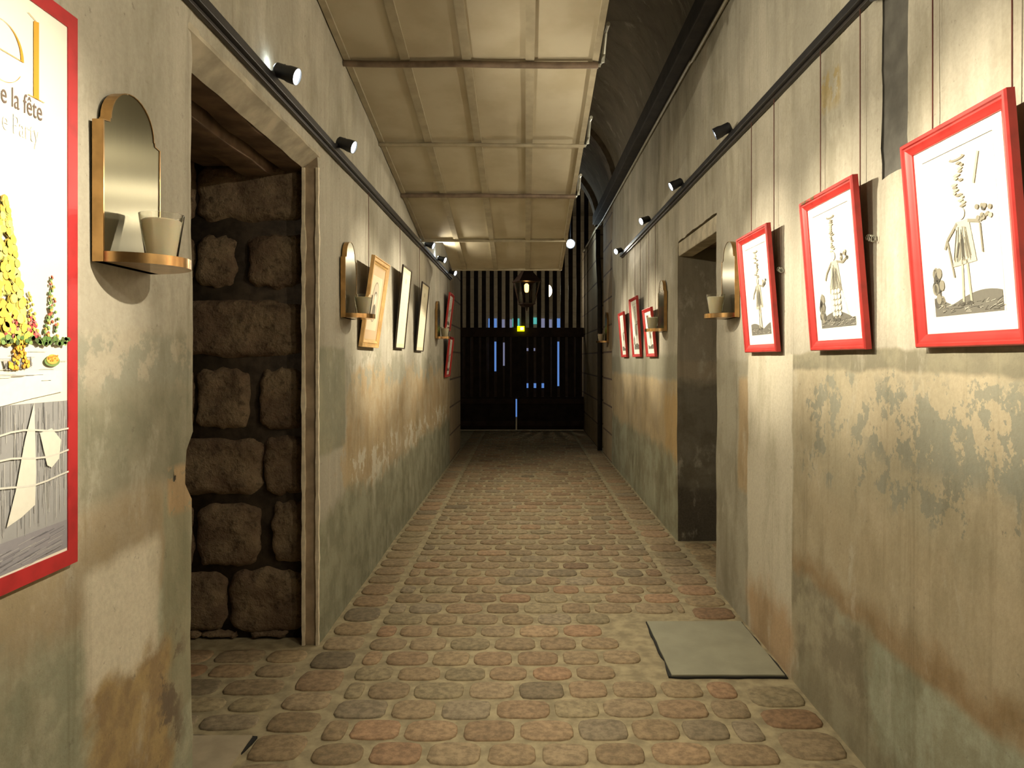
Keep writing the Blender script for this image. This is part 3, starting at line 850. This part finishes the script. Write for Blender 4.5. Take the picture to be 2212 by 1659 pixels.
def picture(side, y0, y1, z0, z1, tilt_out, kind, label, cat='picture', group=None, style='red', wires=True, name='framed_print'):
    w, h = y1-y0, z1-z0
    th = {'red': .026, 'gold': .024, 'thin': .014}[style]
    gap = .012
    Xw = XL if side < 0 else XR; s = 1 if side < 0 else -1
    ang = math.asin(min(.5, tilt_out/h))
    loc = Vector((Xw+s*gap, (y0+y1)/2, z0)); rot = Euler((-ang, 0, -PI/2 if side < 0 else PI/2))
    t = thing(name, label, cat, loc, rot, group)
    if style == 'red':
        prof = [(0, 0), (0, th*.8), (.004, th), (.012, th), (.015, th*.82), (.020, th*.80), (.026, th*.66), (.034, th*.55), (.040, th*.42), (.041, .004), (.02, 0)]; inner = .038
        fm = M['red']
        if w < .45 or kind > 3: prof = [(a*.8, b) for a, b in prof]; inner = .030
    elif style == 'gold':
        prof = [(0, 0), (0, th), (.006, th), (.010, th*.8), (.026, th*.75), (.030, th*.9), (.036, th*.6), (.046, th*.45), (.047, .004), (.02, 0)]; fm = M['gold_wood']; inner = .045
    else:
        prof = [(0, 0), (0, th), (.010, th), (.011, .004), (.005, 0)]; fm = M['black_frame']; inner = .010
    f = obj('frame', frame_mesh(w, h, prof), fm, t); smooth_by_angle(f, 25)
    bm = bmesh.new(); box(bm, -w/2+.008, w/2-.008, .001, .0035, .008, h-.008); obj('backing', bm, M['backing'], t)
    iw, ih = w-2*inner, h-2*inner
    mb = {'red': M['mat_board'], 'gold': M['tan_board'], 'thin': M['cream_board']}[style]
    bm = bmesh.new(); box(bm, -iw/2-.004, iw/2+.004, .0036, .0055, inner-.004, h-inner+.004); m_ = obj('mat_board', bm, mb, t)
    cv = Canvas()
    if style == 'gold':
        cv.poly([(-iw*.36, ih*.14), (iw*.36, ih*.14), (iw*.36, ih*.86), (-iw*.36, ih*.86)], (.60, .50, .34), 0)
        cv.ell(0, ih*.52, iw*.23, ih*.27, (.30, .25, .18), 1, 28); cv.ell(0, ih*.52, iw*.21, ih*.25, (.48, .42, .31), 2, 28)
        cv.ell(0, ih*.56, iw*.07, ih*.075, (.68, .6, .47), 4, 16); cv.ell(0, ih*.62, iw*.09, ih*.04, (.2, .17, .13), 3, 16)
        cv.poly([(-iw*.14, ih*.31), (iw*.14, ih*.31), (iw*.09, ih*.46), (0, ih*.5), (-iw*.09, ih*.46)], (.16, .14, .11), 3)
        for i in range(2):
            q = .003+.006*i; a, b = iw/2-q, q
            for p0, p1 in (((-a, b), (a, b)), ((a, b), (a, ih-b)), ((a, ih-b), (-a, ih-b)), ((-a, ih-b), (-a, b))): cv.line(p0, p1, .0015, (.7, .5, .2), 5)
    elif style == 'thin':
        cv.poly([(-iw*.42, ih*.05), (iw*.42, ih*.05), (iw*.42, ih*.94), (-iw*.42, ih*.94)], (.80, .74, .54), 0)
        r = random.Random(kind)
        for i in range(14):
            cv.line((-iw*.3, ih*(.2+i*.04)), (iw*r.uniform(.1, .3), ih*(.2+i*.04)), .0022, (.66, .6, .42), 2)
        cv.ell(0, ih*.84, iw*.08, ih*.035, (.60, .54, .37), 2)
    else:
        m = .02 if w < .45 else .03
        iw2, ih2 = iw-2*m, ih-2*m
        cc = Canvas(); cv.bm.free(); cv = cc
        print_art(cv, kind, iw2, ih2)
        p = cv.build('print', t, .0056); p.location.z = inner+m+.005; cv = None
    if cv: 
        p = cv.build('print', t, .0056); p.location.z = inner
    if kind == 2:
        cc = Canvas(); r = random.Random(4)
        for i in range(9): cc.ell(r.uniform(-.21, -.08), h-.008+r.uniform(-.003, .003), r.uniform(.006, .016), r.uniform(.002, .004), (.13, .10, .05), i % 3, 9)
        q = cc.build('chipped_paint', t, th+.0004); q['label'] = 'dark olive chips in the red paint'
    # hanging cords from the rail down to the back of the frame, and a knotted loop
    mw = Matrix.LocRotScale(loc, rot, None); inv = mw.inverted()
    X0, Z0 = (TL if side < 0 else TR)
    if wires:
        off = w*.36
        for dy in ((-off, off) if side > 0 else (0,)):
            hook = mw @ Vector((-dy if side < 0 else dy, -.003, h*.55))
            bm = bmesh.new(); xw = Xw+s*.022
            mid = Vector((xw, hook.y, hook.z+.05)); top = Vector((xw, hook.y, Z0-.034))
            if True:
                tube(bm, [top, mid, hook], .0022, 6)
                c = obj('hanging_cord', bm, M['wire'], t); c.matrix_parent_inverse = inv
        if style == 'red' and abs(kind) <= 3:
            bm = bmesh.new(); yb = y0-.02
            pts = []
            for i in range(26):
                a = i*.85; u = i/25
                pts.append((Xw+s*(.016+.010*math.sin(a)), y0+.004+.045*u-.03, z0+h*.62+.012*math.cos(a)+.012*u))
            tube(bm, pts, .0018, 6); c = obj('knotted_wire', bm, M['bracket'], t); c.matrix_parent_inverse = inv; c['label'] = 'pale twisted wire knot behind the frame'
    return t
GR = 'red framed figure engravings on the right wall'
picture(1, 1.74, 2.23, 1.535, 2.162, .05, 1, 'large red framed engraving nearest the viewer on the right wall, beside the dark slot', group=GR)
picture(1, 2.56, 3.05, 1.535, 2.162, .05, 2, 'red framed engraving with chipped top edge, middle of three near right wall prints', group=GR)
picture(1, 3.47, 3.96, 1.535, 2.162, .05, 3, 'red framed engraving hanging above the pale cement strip beside the candle shelf', group=GR)
GF = 'small far red frames on the right wall'
picture(1, 6.70, 7.18, 1.52, 1.99, .045, 4, 'small red framed print partly behind the far right candle shelf', group=GF)
picture(1, 7.56, 8.1, 1.52, 2.17, .045, 5, 'tallest of the three far red framed prints past the right doorway', group=GF)
picture(1, 8.58, 9.05, 1.52, 2.07, .045, 6, 'farthest red framed print on the right wall', group=GF)
picture(-1, 4.60, 5.12, 1.58, 2.175, .085, 0, 'honey wood framed oval portrait behind the candle shelf on the left wall', style='gold')
picture(-1, 5.86, 6.30, 1.585, 2.275, .065, 7, 'thin dark frame with a cream sheet, next after the oval portrait', style='thin', group='thin dark framed sheets on the left wall')
picture(-1, 6.96, 7.46, 1.575, 2.255, .065, 8, 'thin dark frame with a cream sheet, second after the oval portrait', style='thin', group='thin dark framed sheets on the left wall')
picture(-1, 9.5, 10.05, 1.885, 2.39, .06, 5, 'small red framed print, upper of the pair at the far left', group='far left pair of red frames')
picture(-1, 9.5, 10.0, 1.255, 1.80, .06, 6, 'small red framed print, lower of the pair at the far left', group='far left pair of red frames', wires=False)

# ------------------------------------------------------------------ the tall poster
def text_mesh(body, size):
    cu = bpy.data.curves.new('t', 'FONT'); cu.body = body; cu.size = size
    o = bpy.data.objects.new('t', cu); COL.objects.link(o)
    bpy.context.view_layer.update()
    me = bpy.data.meshes.new_from_object(o.evaluated_get(bpy.context.evaluated_depsgraph_get()))
    COL.objects.unlink(o); bpy.data.objects.remove(o)
    bm = bmesh.new(); bm.from_mesh(me); return bm
def poster():
    y0, y1, z0, z1 = .88, 1.70, 1.02, 2.305; w, h = y1-y0, z1-z0
    t = thing('exhibition_poster', 'tall white exhibition poster with red border and colourful table illustration on the near left wall', 'poster',
              (XL+.012, (y0+y1)/2, z0), (0, 0, -PI/2))
    bm = bmesh.new(); box(bm, -w/2, w/2, -.0055, .006, 0, h, .001); obj('sheet', bm, M['poster'], t)
    bm = frame_mesh(w, h, [(0, 0), (0, .0085), (.036, .0085), (.036, 0)]); o = obj('red_border', bm, M['red_flat'], t)
    yr = w/2                       # viewer's right edge, u = +w/2
    OR = (.66, .30, .035)
    def U(px): # pixel column to viewer coordinate
        d = F*(-(XL+.018))/(1134-px); return d-(y0+y1)/2
    def V(px, py): return EYE+(775-py)/(1134-px)*(-(XL+.018))-z0
    cv = Canvas()
    # big two-weight letters e and l
    ul, vb, vt = U(77), V(77, 213), V(77, 45)
    hw = .0085
    cv.poly([(ul-hw, vb), (ul+hw, vb), (ul+hw, vt), (ul-hw, vt-.004)], OR, 2)
    cv.line((ul-.026, vb), (ul+.026, vb), .0014, OR, 3); cv.line((ul-.026, vt+.006), (ul, vt-.002), .0014, OR, 3)
    ue, ve, re, rv = U(4), vb+.062, .062, .062
    n = 44; pr = []
    for i in range(n+1):
        a = i/n*PI*1.82; wt = .0011+.0075*abs(math.cos(a))**1.5 * (1 if (math.cos(a) > 0 and a < PI/2) or math.cos(a) < 0 else .0)
        pr.append(((ue+re*math.cos(a), ve+rv*math.sin(a)), (ue+(re-wt)*math.cos(a), ve+(rv-wt*.6)*math.sin(a))))
    for (a, b), (c, d) in zip(pr, pr[1:]): cv.poly([a, c, d, b], OR, 2)
    cv.line((ue-re, ve), (ue+re, ve), .0014, OR, 3)
    o = cv.build('large_lettering', t, .0065); o['label'] = 'large orange letters'
    for body, px, py, sz, c, nm in (('e la fête', 90, 262, .056, M['txt_dark'], 'subtitle'), ('e Party', 84, 312, .056, M['txt_lite'], 'english_subtitle')):
        bm = text_mesh(body, sz)
        for v in bm.verts: v.co.x *= .70; v.co.y *= 1.05
        xs = [v.co.x for v in bm.verts]; wd = max(xs)
        ur = U(px); vv = V(px, py)
        for v in bm.verts: v.co = Vector((-(ur-wd+v.co.x), .0072, vv+v.co.y))
        obj(nm, bm, c, t, recalc=False)
    # illustration: laid table with pyramids of fruit
    cv = Canvas(); r = random.Random(5)
    def P(px, py): return (U(px), V(px, py))
    vt_ = V(110, 812)
    right = w/2-.037; left = -w/2+.037
    def clampu(u): return max(left, min(right, u))
    dark = (.13, .125, .14)
    # table cloth front and shadow
    vtop, vfl = V(110, 868), V(110, 1100)
    gv = .045
    cv.poly([(left, vfl-gv-.01), (right, vfl-.045), (right, vtop), (left, vtop+.004)], (.30, .30, .30), 0)
    cv.poly([(left, vfl-.11), (right, vfl-.10), (right, vfl-.035), (left, vfl-.045)], (.25, .24, .26), 1)
    for i in range(520):
        u = r.uniform(left, right); a = r.uniform(vfl-.04, vtop-.03); b = min(vtop, a+r.uniform(.03, .10))
        cv.line((u, a), (u, b), .0009, r.choice([(.14, .14, .15), (.42, .41, .40), (.55, .54, .50)]), 2+i % 6)
    for i in range(160):
        u = r.uniform(left, right-.06); v = r.uniform(vfl-.105, vfl-.05); cv.line((u, v), (u+.05, v+.006), .001, r.choice([dark, (.4, .39, .38)]), 2+i % 5)
    # lit folds of the cloth
    def blob(pts, c, l): cv.poly([(clampu(u), v) for u, v in pts], c, l)
    blob([P(10, 1140), P(42, 1118), P(72, 1090), P(74, 1020), P(70, 870), P(50, 950), P(30, 1060)], (.68, .66, .57), 9)
    blob([P(82, 935), P(108, 925), P(128, 950), P(124, 990), P(108, 1010), P(98, 1005)], (.68, .66, .57), 9)
    for k in range(3):
        vv = vtop-.06-.055*k; cv.path([(clampu(left+(right-left)*i/20), vv+.006*math.sin(i*.9+k)) for i in range(21)], .004, (.60, .59, .53), 10)
    # table top
    blob([P(-2, 835), P(60, 808), P(131, 800), P(131, 846), P(60, 862), P(-2, 878)], (.80, .78, .69), 8)
    cv.poly([(left, vtop+.03), (U(-2), V(0, 835)), (U(-2), V(0, 878)), (left, vtop+.0)], (.80, .78, .69), 8)
    for i in range(70):
        u = r.uniform(left, right-.08); v = V(110, r.uniform(720, 830)); cv.line((u, v), (u+r.uniform(.02, .08), v), .001, r.choice([(.3, .29, .28), (.5, .5, .47)]), 7+i % 3)
    def pyramid(u, v, rad, ht, cols, n):
        for i in range(n):
            q = (i/n)**1.25; rr = rad*(1-q)+.003
            a = r.uniform(-1, 1)*rr; s_ = rad*.16*(1-.4*q)
            c = r.choice(cols)
            uu = clampu(u+a)
            if uu >= right-s_: uu = right-s_
            cv.ell(uu, v+ht*q, s_*1.12, s_*1.18, tuple(x*.5 for x in c), 9+i % 3, 10); cv.ell(uu, v+ht*q, s_*.9, s_*.95, c, 12+i % 9, 10)
    yel = [(.80, .62, .10), (.78, .50, .10), (.82, .70, .22), (.5, .52, .14)]
    pyramid(U(5), V(5, 735), .075, .29, yel, 230)
    pyramid(U(107), V(107, 735), .026, .145, [(.62, .16, .10), (.72, .45, .12), (.30, .42, .14), (.2, .32, .12)], 60)
    pyramid(U(60), V(60, 730), .028, .10, [(.78, .66, .15), (.76, .58, .12)], 30)
    for px in (20, 62): pyramid(U(px), V(px, 732), .03, .05, [(.62, .08, .09), (.72, .25, .2), (.68, .2, .2)], 34)
    for i in range(70): cv.ell(clampu(r.uniform(U(-8), right-.006)), V(60, r.uniform(728, 742)), .006, .005, r.choice([(.12, .22, .06), (.25, .38, .12), (.1, .14, .05)]), 20+i % 5, 8)
    # footed bowl with a cake and a tart
    blob([P(8, 800), P(52, 796), P(66, 790), P(62, 770), P(2, 778)], (.45, .44, .42), 9)
    for i in range(60):
        u = r.uniform(U(4), U(62)); v = V(30, r.uniform(782, 802)); cv.line((u, v), (u+.004, v+.012), .0009, (.15, .15, .15), 10+i % 4)
    pyramid(U(36), V(36, 795), .030, .066, [(.78, .45, .06), (.80, .55, .08), (.70, .34, .05)], 60)
    cv.ell(U(108), V(108, 780), .026, .012, (.2, .3, .1), 12, 18); cv.ell(U(108), V(108, 776), .021, .011, (.80, .45, .10), 14, 18)
    for i in range(14): cv.ell(U(108)+r.uniform(-.016, .016), V(108, 774)+r.uniform(-.005, .006), .003, .002, (.6, .28, .05), 16+i % 3, 8)
    for u, s_ in ((-.30, 1), (-.2, .8)): pyramid(u, V(5, 735), .05*s_, .18*s_, yel if s_ == 1 else [(.62, .16, .10), (.3, .42, .14)], 50)
    cv.build('illustration', t, .0062)
M['txt_dark'] = simple('poster_text_brown', (.15, .11, .09), .6, 0, .02)
M['txt_lite'] = simple('poster_text_pale', (.68, .655, .57), .6, 0, .02)
poster()

# ------------------------------------------------------------------ candle shelves
def sconce(side, y, label, wall=None):
    s = 1 if side < 0 else -1; Xw = (XL if side < 0 else XR) if wall is None else wall
    t = thing('wall_sconce', label, 'wall sconce', (Xw+s*.006, y, 1.742), (0, 0, -PI/2 if side < 0 else PI/2), 'brass candle sconces with half round shelves')
    def outline(g=0):
        pts = [(-.14+g, 0), (-.14+g, .354-g*.4), (-.112+g*.6, .358-g*.4), (-.110+g*.6, .368-g*.4)]
        for i in range(17):
            a = PI-PI*i/16; pts.append(((.106-g*.6)*math.cos(a), .368-g*.4+.092*math.sin(a)))
        pts += [(.110-g*.6, .368-g*.4), (.112-g*.6, .358-g*.4), (.14-g, .354-g*.4), (.14-g, 0)]
        return pts
    bm = bmesh.new(); prism(bm, outline(.004)[::-1], .001, .0255); obj('back_plate', bm, M['brushed'], t)
    bm = bmesh.new(); a, b = outline(0), outline(.005)
    for (y0, y1) in ((0, .028),):
        n = len(a)
        ra = [[bm.verts.new((x, yy, z)) for x, z in pts] for pts, yy in ((a, y0), (a, y1), (b, y1), (b, y0+.025))]
        for q in range(3):
            for i in range(n-1): bm.faces.new((ra[q][i], ra[q][i+1], ra[q+1][i+1], ra[q+1][i]))
    obj('rim', bm, M['brass'], t, recalc=True)
    bm = bmesh.new(); n = 28
    def half(r, yy0=0): return [(r*math.cos(PI*i/n), yy0+r*1.22*math.sin(PI*i/n)) for i in range(n+1)]
    rings = []
    for pts, z in ((half(.134), -.0), (half(.14), 0), (half(.14), .026), (half(.136), .026), (half(.136), .006)):
        rings.append([bm.verts.new((x, y_, z)) for x, y_ in pts])
    for p, q in zip(rings, rings[1:]):
        for i in range(n): bm.faces.new((p[i], p[i+1], q[i+1], q[i]))
    bm.faces.new(rings[0]); bm.faces.new(rings[-1]); o = obj('shelf', bm, M['brass'], t); smooth_by_angle(o, 40)
    return t
def candle_glass(side, y, out, label, wall=None):
    s = 1 if side < 0 else -1; Xw = (XL if side < 0 else XR) if wall is None else wall
    t = thing('candle_glass', label, 'candle glass', (Xw+s*out, y, 1.7485), (0, 0, 0), 'glass candle holders on the sconces')
    bm = bmesh.new(); lathe(bm, [(0, 0), (.034, 0), (.037, .004), (.056, .136), (.053, .136), (.035, .010), (0, .010)], 28); o = obj('tumbler', bm, M['glass'], t); smooth_by_angle(o, 40)
    bm = bmesh.new(); lathe(bm, [(0, .0105), (.033, .0105), (.0495, .118), (.044, .122), (.012, .112), (0, .112)], 24); o = obj('candle', bm, M['wax'], t); smooth_by_angle(o, 50); o['label'] = 'cream wax candle'
    bm = bmesh.new(); tube(bm, [(0, 0, .110), (.001, 0, .124)], .0014, 6); obj('wick', bm, M['black'], t)
for side, y, l1, l2 in ((-1, 1.92, 'large brass sconce with half round shelf between the poster and the left doorway', 'cream candle in a clear glass on the large near left sconce'),
                        (-1, 4.32, 'brass sconce on the left wall just past the doorway, before the oval portrait', 'cream candle in a glass in front of the oval portrait'),
                        (-1, 8.72, 'far brass sconce on the left wall before the pair of red frames', 'tiny candle glass at the far left beside the red frames'),
                        (1, 4.30, 'brass sconce on the right wall between the doorway and the red frames', 'cream candle in a glass seen against the dark right doorway'),
                        (1, 6.42, 'brass sconce on the right wall past the doorway, in front of the far red frames', 'small candle glass in front of the far right red frames'),
                        (1, 10.8, 'farthest brass sconce, on the stone pier at the right', 'tiny candle glass on the stone pier sconce')):
    sconce(side, y, l1); candle_glass(side, y+.0, .108, l2)

# ------------------------------------------------------------------ lantern
def lantern():
    Y = 10.1; t = thing('hanging_lantern', 'dark iron street lantern with amber bulb hanging in front of the gate', 'lantern', (.025, Y, 2.28), (0, 0, .35))
    def sq(a): return [(a*x, a*y) for x, y in ((-1, -1), (1, -1), (1, 1), (-1, 1))]
    zb, zt, rb, rt = .0, .30, .085, .145
    def frustum(bm, a, z0, b, z1, close=True):
        p = [bm.verts.new((x, y, z0)) for x, y in sq(a)]; q = [bm.verts.new((x, y, z1)) for x, y in sq(b)]
        for i in range(4): bm.faces.new((p[i], p[(i+1) % 4], q[(i+1) % 4], q[i]))
        if close: bm.faces.new(p); bm.faces.new(q)
    bm = bmesh.new(); frustum(bm, .165, zt, .155, zt+.02); frustum(bm, .15, zt+.021, .06, zt+.15); frustum(bm, .065, zt+.151, .05, zt+.20); frustum(bm, .075, zt+.201, .02, zt+.235)
    obj('roof', bm, M['lantern_metal'], t)
    bm = bmesh.new(); frustum(bm, rb+.01, zb-.015, rb+.01, zb); frustum(bm, .05, zb-.05, rb, zb-.016); tube(bm, [(0, 0, zb-.05), (0, 0, zb-.11)], [.018, .006], 8); obj('base', bm, M['lantern_metal'], t)
    for i in range(4):
        (xb, yb), (xt, yt) = sq(rb)[i], sq(rt)[i]
        bm = bmesh.new(); tube(bm, [(xb, yb, zb), (xt, yt, zt)], .007, 6); obj('corner_bar', bm, M['lantern_metal'], t)
    for i in range(4):
        a, b = sq(rb-.004), sq(rt-.004); j = (i+1) % 4
        bm = bmesh.new(); bm.faces.new([bm.verts.new(c) for c in ((*a[i], zb+.002), (*a[j], zb+.002), (*b[j], zt-.002), (*b[i], zt-.002))])
        bmesh.ops.solidify(bm, geom=bm.faces[:], thickness=.002); obj('pane', bm, M['pane_glass'], t)
    bm = bmesh.new(); lathe(bm, [(0, .15), (.020, .155), (.030, .18), (.032, .255), (.018, .275), (0, .28)], 16); o = obj('bulb', bm, M['amber'], t, True)
    bm = bmesh.new(); tube(bm, [(0, 0, zt+.23), (0, 0, SPR+1.155-2.28)], .007, 6); obj('hanging_rod', bm, M['lantern_metal'], t)
lantern()

# ------------------------------------------------------------------ gate
def gate():
    Y = 15.0
    t = thing('wooden_gate', 'tall dark slatted wooden gate closing the far end of the passage', 'gate', (0, Y, 0))
    x = -1.56; i = 0
    while x < 1.3:
        w = .090; z0 = 2.16
        bm = bmesh.new(); box(bm, x, x+w, -.02, .02, z0-.01, 5.0, .004); obj('upper_slat', bm, M['gate_wood'], t)
        wl_ = .112 if (i % 3) else .128
        bm = bmesh.new(); box(bm, x-.014, x-.014+wl_, -.02, .02, .70, 1.96, .004); obj('lower_slat', bm, M['gate_wood'], t)
        x += .1645; i += 1
    bm = bmesh.new(); box(bm, -1.58, 1.26, -.05, .05, 1.955, 2.15, .008); obj('middle_rail', bm, M['gate_rail'], t)
    for a, b in ((-1.58, -.195), (-.165, 1.26)):
        bm = bmesh.new(); box(bm, a, b, -.03, .03, .02, .71, .004)
        obj('kick_panel', bm, M['gate_wood'], t)
        bm = bmesh.new(); box(bm, a+.03, b-.03, -.045, -.0305, .09, .2, .004); box(bm, a+.03, b-.03, -.045, -.0305, .56, .66, .004); obj('panel_batten', bm, M['gate_rail'], t)
    for xx in (-.24, -.11):
        bm = bmesh.new(); box(bm, xx-.035, xx+.035, -.042, -.021, .72, 1.95, .004); obj('centre_stile', bm, M['gate_wood'], t)
gate()
t = thing('exit_sign', 'small glowing yellow green exit sign on the middle rail of the gate', 'sign', (-.085, 14.90, 2.12))
bm = bmesh.new(); box(bm, -.075, .075, -.004, .02, -.05, .06, .004); obj('sign_box', bm, M['exit_green'], t)
cvb = bmesh.new(); box(cvb, -.01, .055, -.0065, -.0045, -.02, .035); obj('pictogram', cvb, M['exit_white'], t)
# floodlight by the gate
t = thing('floodlight', 'bright white floodlight hanging high to the right of the canopy end', 'floodlight', (.80, 12.6, 3.52))
bm = bmesh.new(); lathe(bm, [(0, .12), (.05, .12), (.07, .02), (.085, -.0), (.08, -.0), (.06, .03), (0, .04)], 20)
o = obj('housing', bm, M['black'], t); o.rotation_euler = (-PI/2+.0, 0, 0); smooth_by_angle(o)
bm = bmesh.new(); lathe(bm, [(0, -.004), (.06, 0), (.068, .005)], 20); o = obj('lens', bm, M['flood'], t); o.rotation_euler = (-PI/2, 0, 0); o['label'] = 'white glowing lens'; o.location = (0, -.004, 0)
bm = bmesh.new(); tube(bm, [(0, .06, .05), (0, .06, 1.58)], .01, 8); obj('hanging_rod', bm, M['black'], t)
L = bpy.data.lights.new('flood_beam', 'POINT'); L.energy = 5; L.color = (.8, .95, 1); L.shadow_soft_size = .06
lo = bpy.data.objects.new('flood_beam', L); link(lo, t); lo.location = (0, -.12, 0)
# beyond the gate
slabwall('wall_beyond', -2.2, 2.2, 18.6, 18.8, 2.2, 5.5, M['courtyard_wall'], 'pale wall seen through the gate slats')
slabwall('wall_beyond_base', -2.2, 2.2, 18.6, 18.8, 0, 2.2, M['gate_wood'], 'dark lower wall seen through the gate slats')
def pane(n, px0, px1, py0, py1, m, lab):
    D = 18.56; bm = bmesh.new()
    box(bm, (px0-1134)/F*D, (px1-1134)/F*D, D, D+.03, EYE-(py1-775)/F*D, EYE-(py0-775)/F*D, .003)
    o = obj('window_%d' % n, bm, m); structure(o, lab)
for n, q in enumerate([(1055,1073,688,712,'dusk'), (1077,1090,690,712,'dusk_lav'), (1092,1106,690,712,'dusk_lav'), (1107,1122,688,706,'dusk_teal'), (1144,1162,686,700,'dusk_teal'),
                       (1163,1178,688,712,'dusk_lav'), (1180,1192,690,712,'dusk_lav'), (1194,1210,688,712,'dusk'),
                       (1058,1072,738,802,'dusk'), (1194,1208,738,834,'dusk'), (1080,1092,740,790,'dusk_lav'), (1124,1180,828,838,'dusk'), (1124,1156,752,758,'dusk_lav'), (1108,1124,862,915,'dusk')]):
    pane(n+1, *q[:4], M[q[4]], 'dusk light pane beyond the gate')
t = thing('globe_lamp', 'round warm lamp glowing behind the gate slats right of the lantern', 'lamp', (.545, 16.5, 3.06))
bm = bmesh.new(); bmesh.ops.create_uvsphere(bm, u_segments=20, v_segments=12, radius=.075); bmesh.ops.scale(bm, vec=(1, 1, 1.8), verts=bm.verts[:]); obj('globe', bm, M['globe'], t, True)
bm = bmesh.new(); tube(bm, [(0, 0, .15), (0, 0, 2.1)], .012, 8); obj('hanging_rod', bm, M['black'], t)
L = bpy.data.lights.new('globe_glow', 'POINT'); L.energy = 22; L.color = (1, .85, .6); L.shadow_soft_size = .12
lo = bpy.data.objects.new('globe_glow', L); link(lo, t); lo.location = (0, -.2, 0)
slabwall('ceiling_beyond', -2.2, 2.2, 15.6, 18.8, 5.2, 5.4, M['vault'], 'ceiling beyond the gate')
slabwall('wall_beyond_left', -2.3, -2.2, 15.4, 18.8, 0, 5.4, M['vault'], 'side wall beyond the gate, left')
slabwall('wall_beyond_right', 2.2, 2.3, 15.4, 18.8, 0, 5.4, M['vault'], 'side wall beyond the gate, right')

# ------------------------------------------------------------------ camera, world, view
cam = bpy.data.cameras.new('camera'); co = bpy.data.objects.new('camera', cam); link(co)
co.location = (0, 0, EYE); co.rotation_euler = (PI/2, 0, 0)
cam.sensor_width = 36; cam.lens = F/2212*36
cam.shift_x = (1106-1134)/2212; cam.shift_y = (775-829.5)/2212
cam.clip_start = .02
sc.camera = co
wd = bpy.data.worlds.new('world'); sc.world = wd; wd.use_nodes = True
wd.node_tree.nodes['Background'].inputs[0].default_value = (.05, .07, .12, 1); wd.node_tree.nodes['Background'].inputs[1].default_value = .1
sc.view_settings.view_transform = 'Standard'; sc.view_settings.look = 'None'
sc.view_settings.gamma = 1; sc.view_settings.use_curve_mapping = False
sc.view_settings.exposure = 0.88
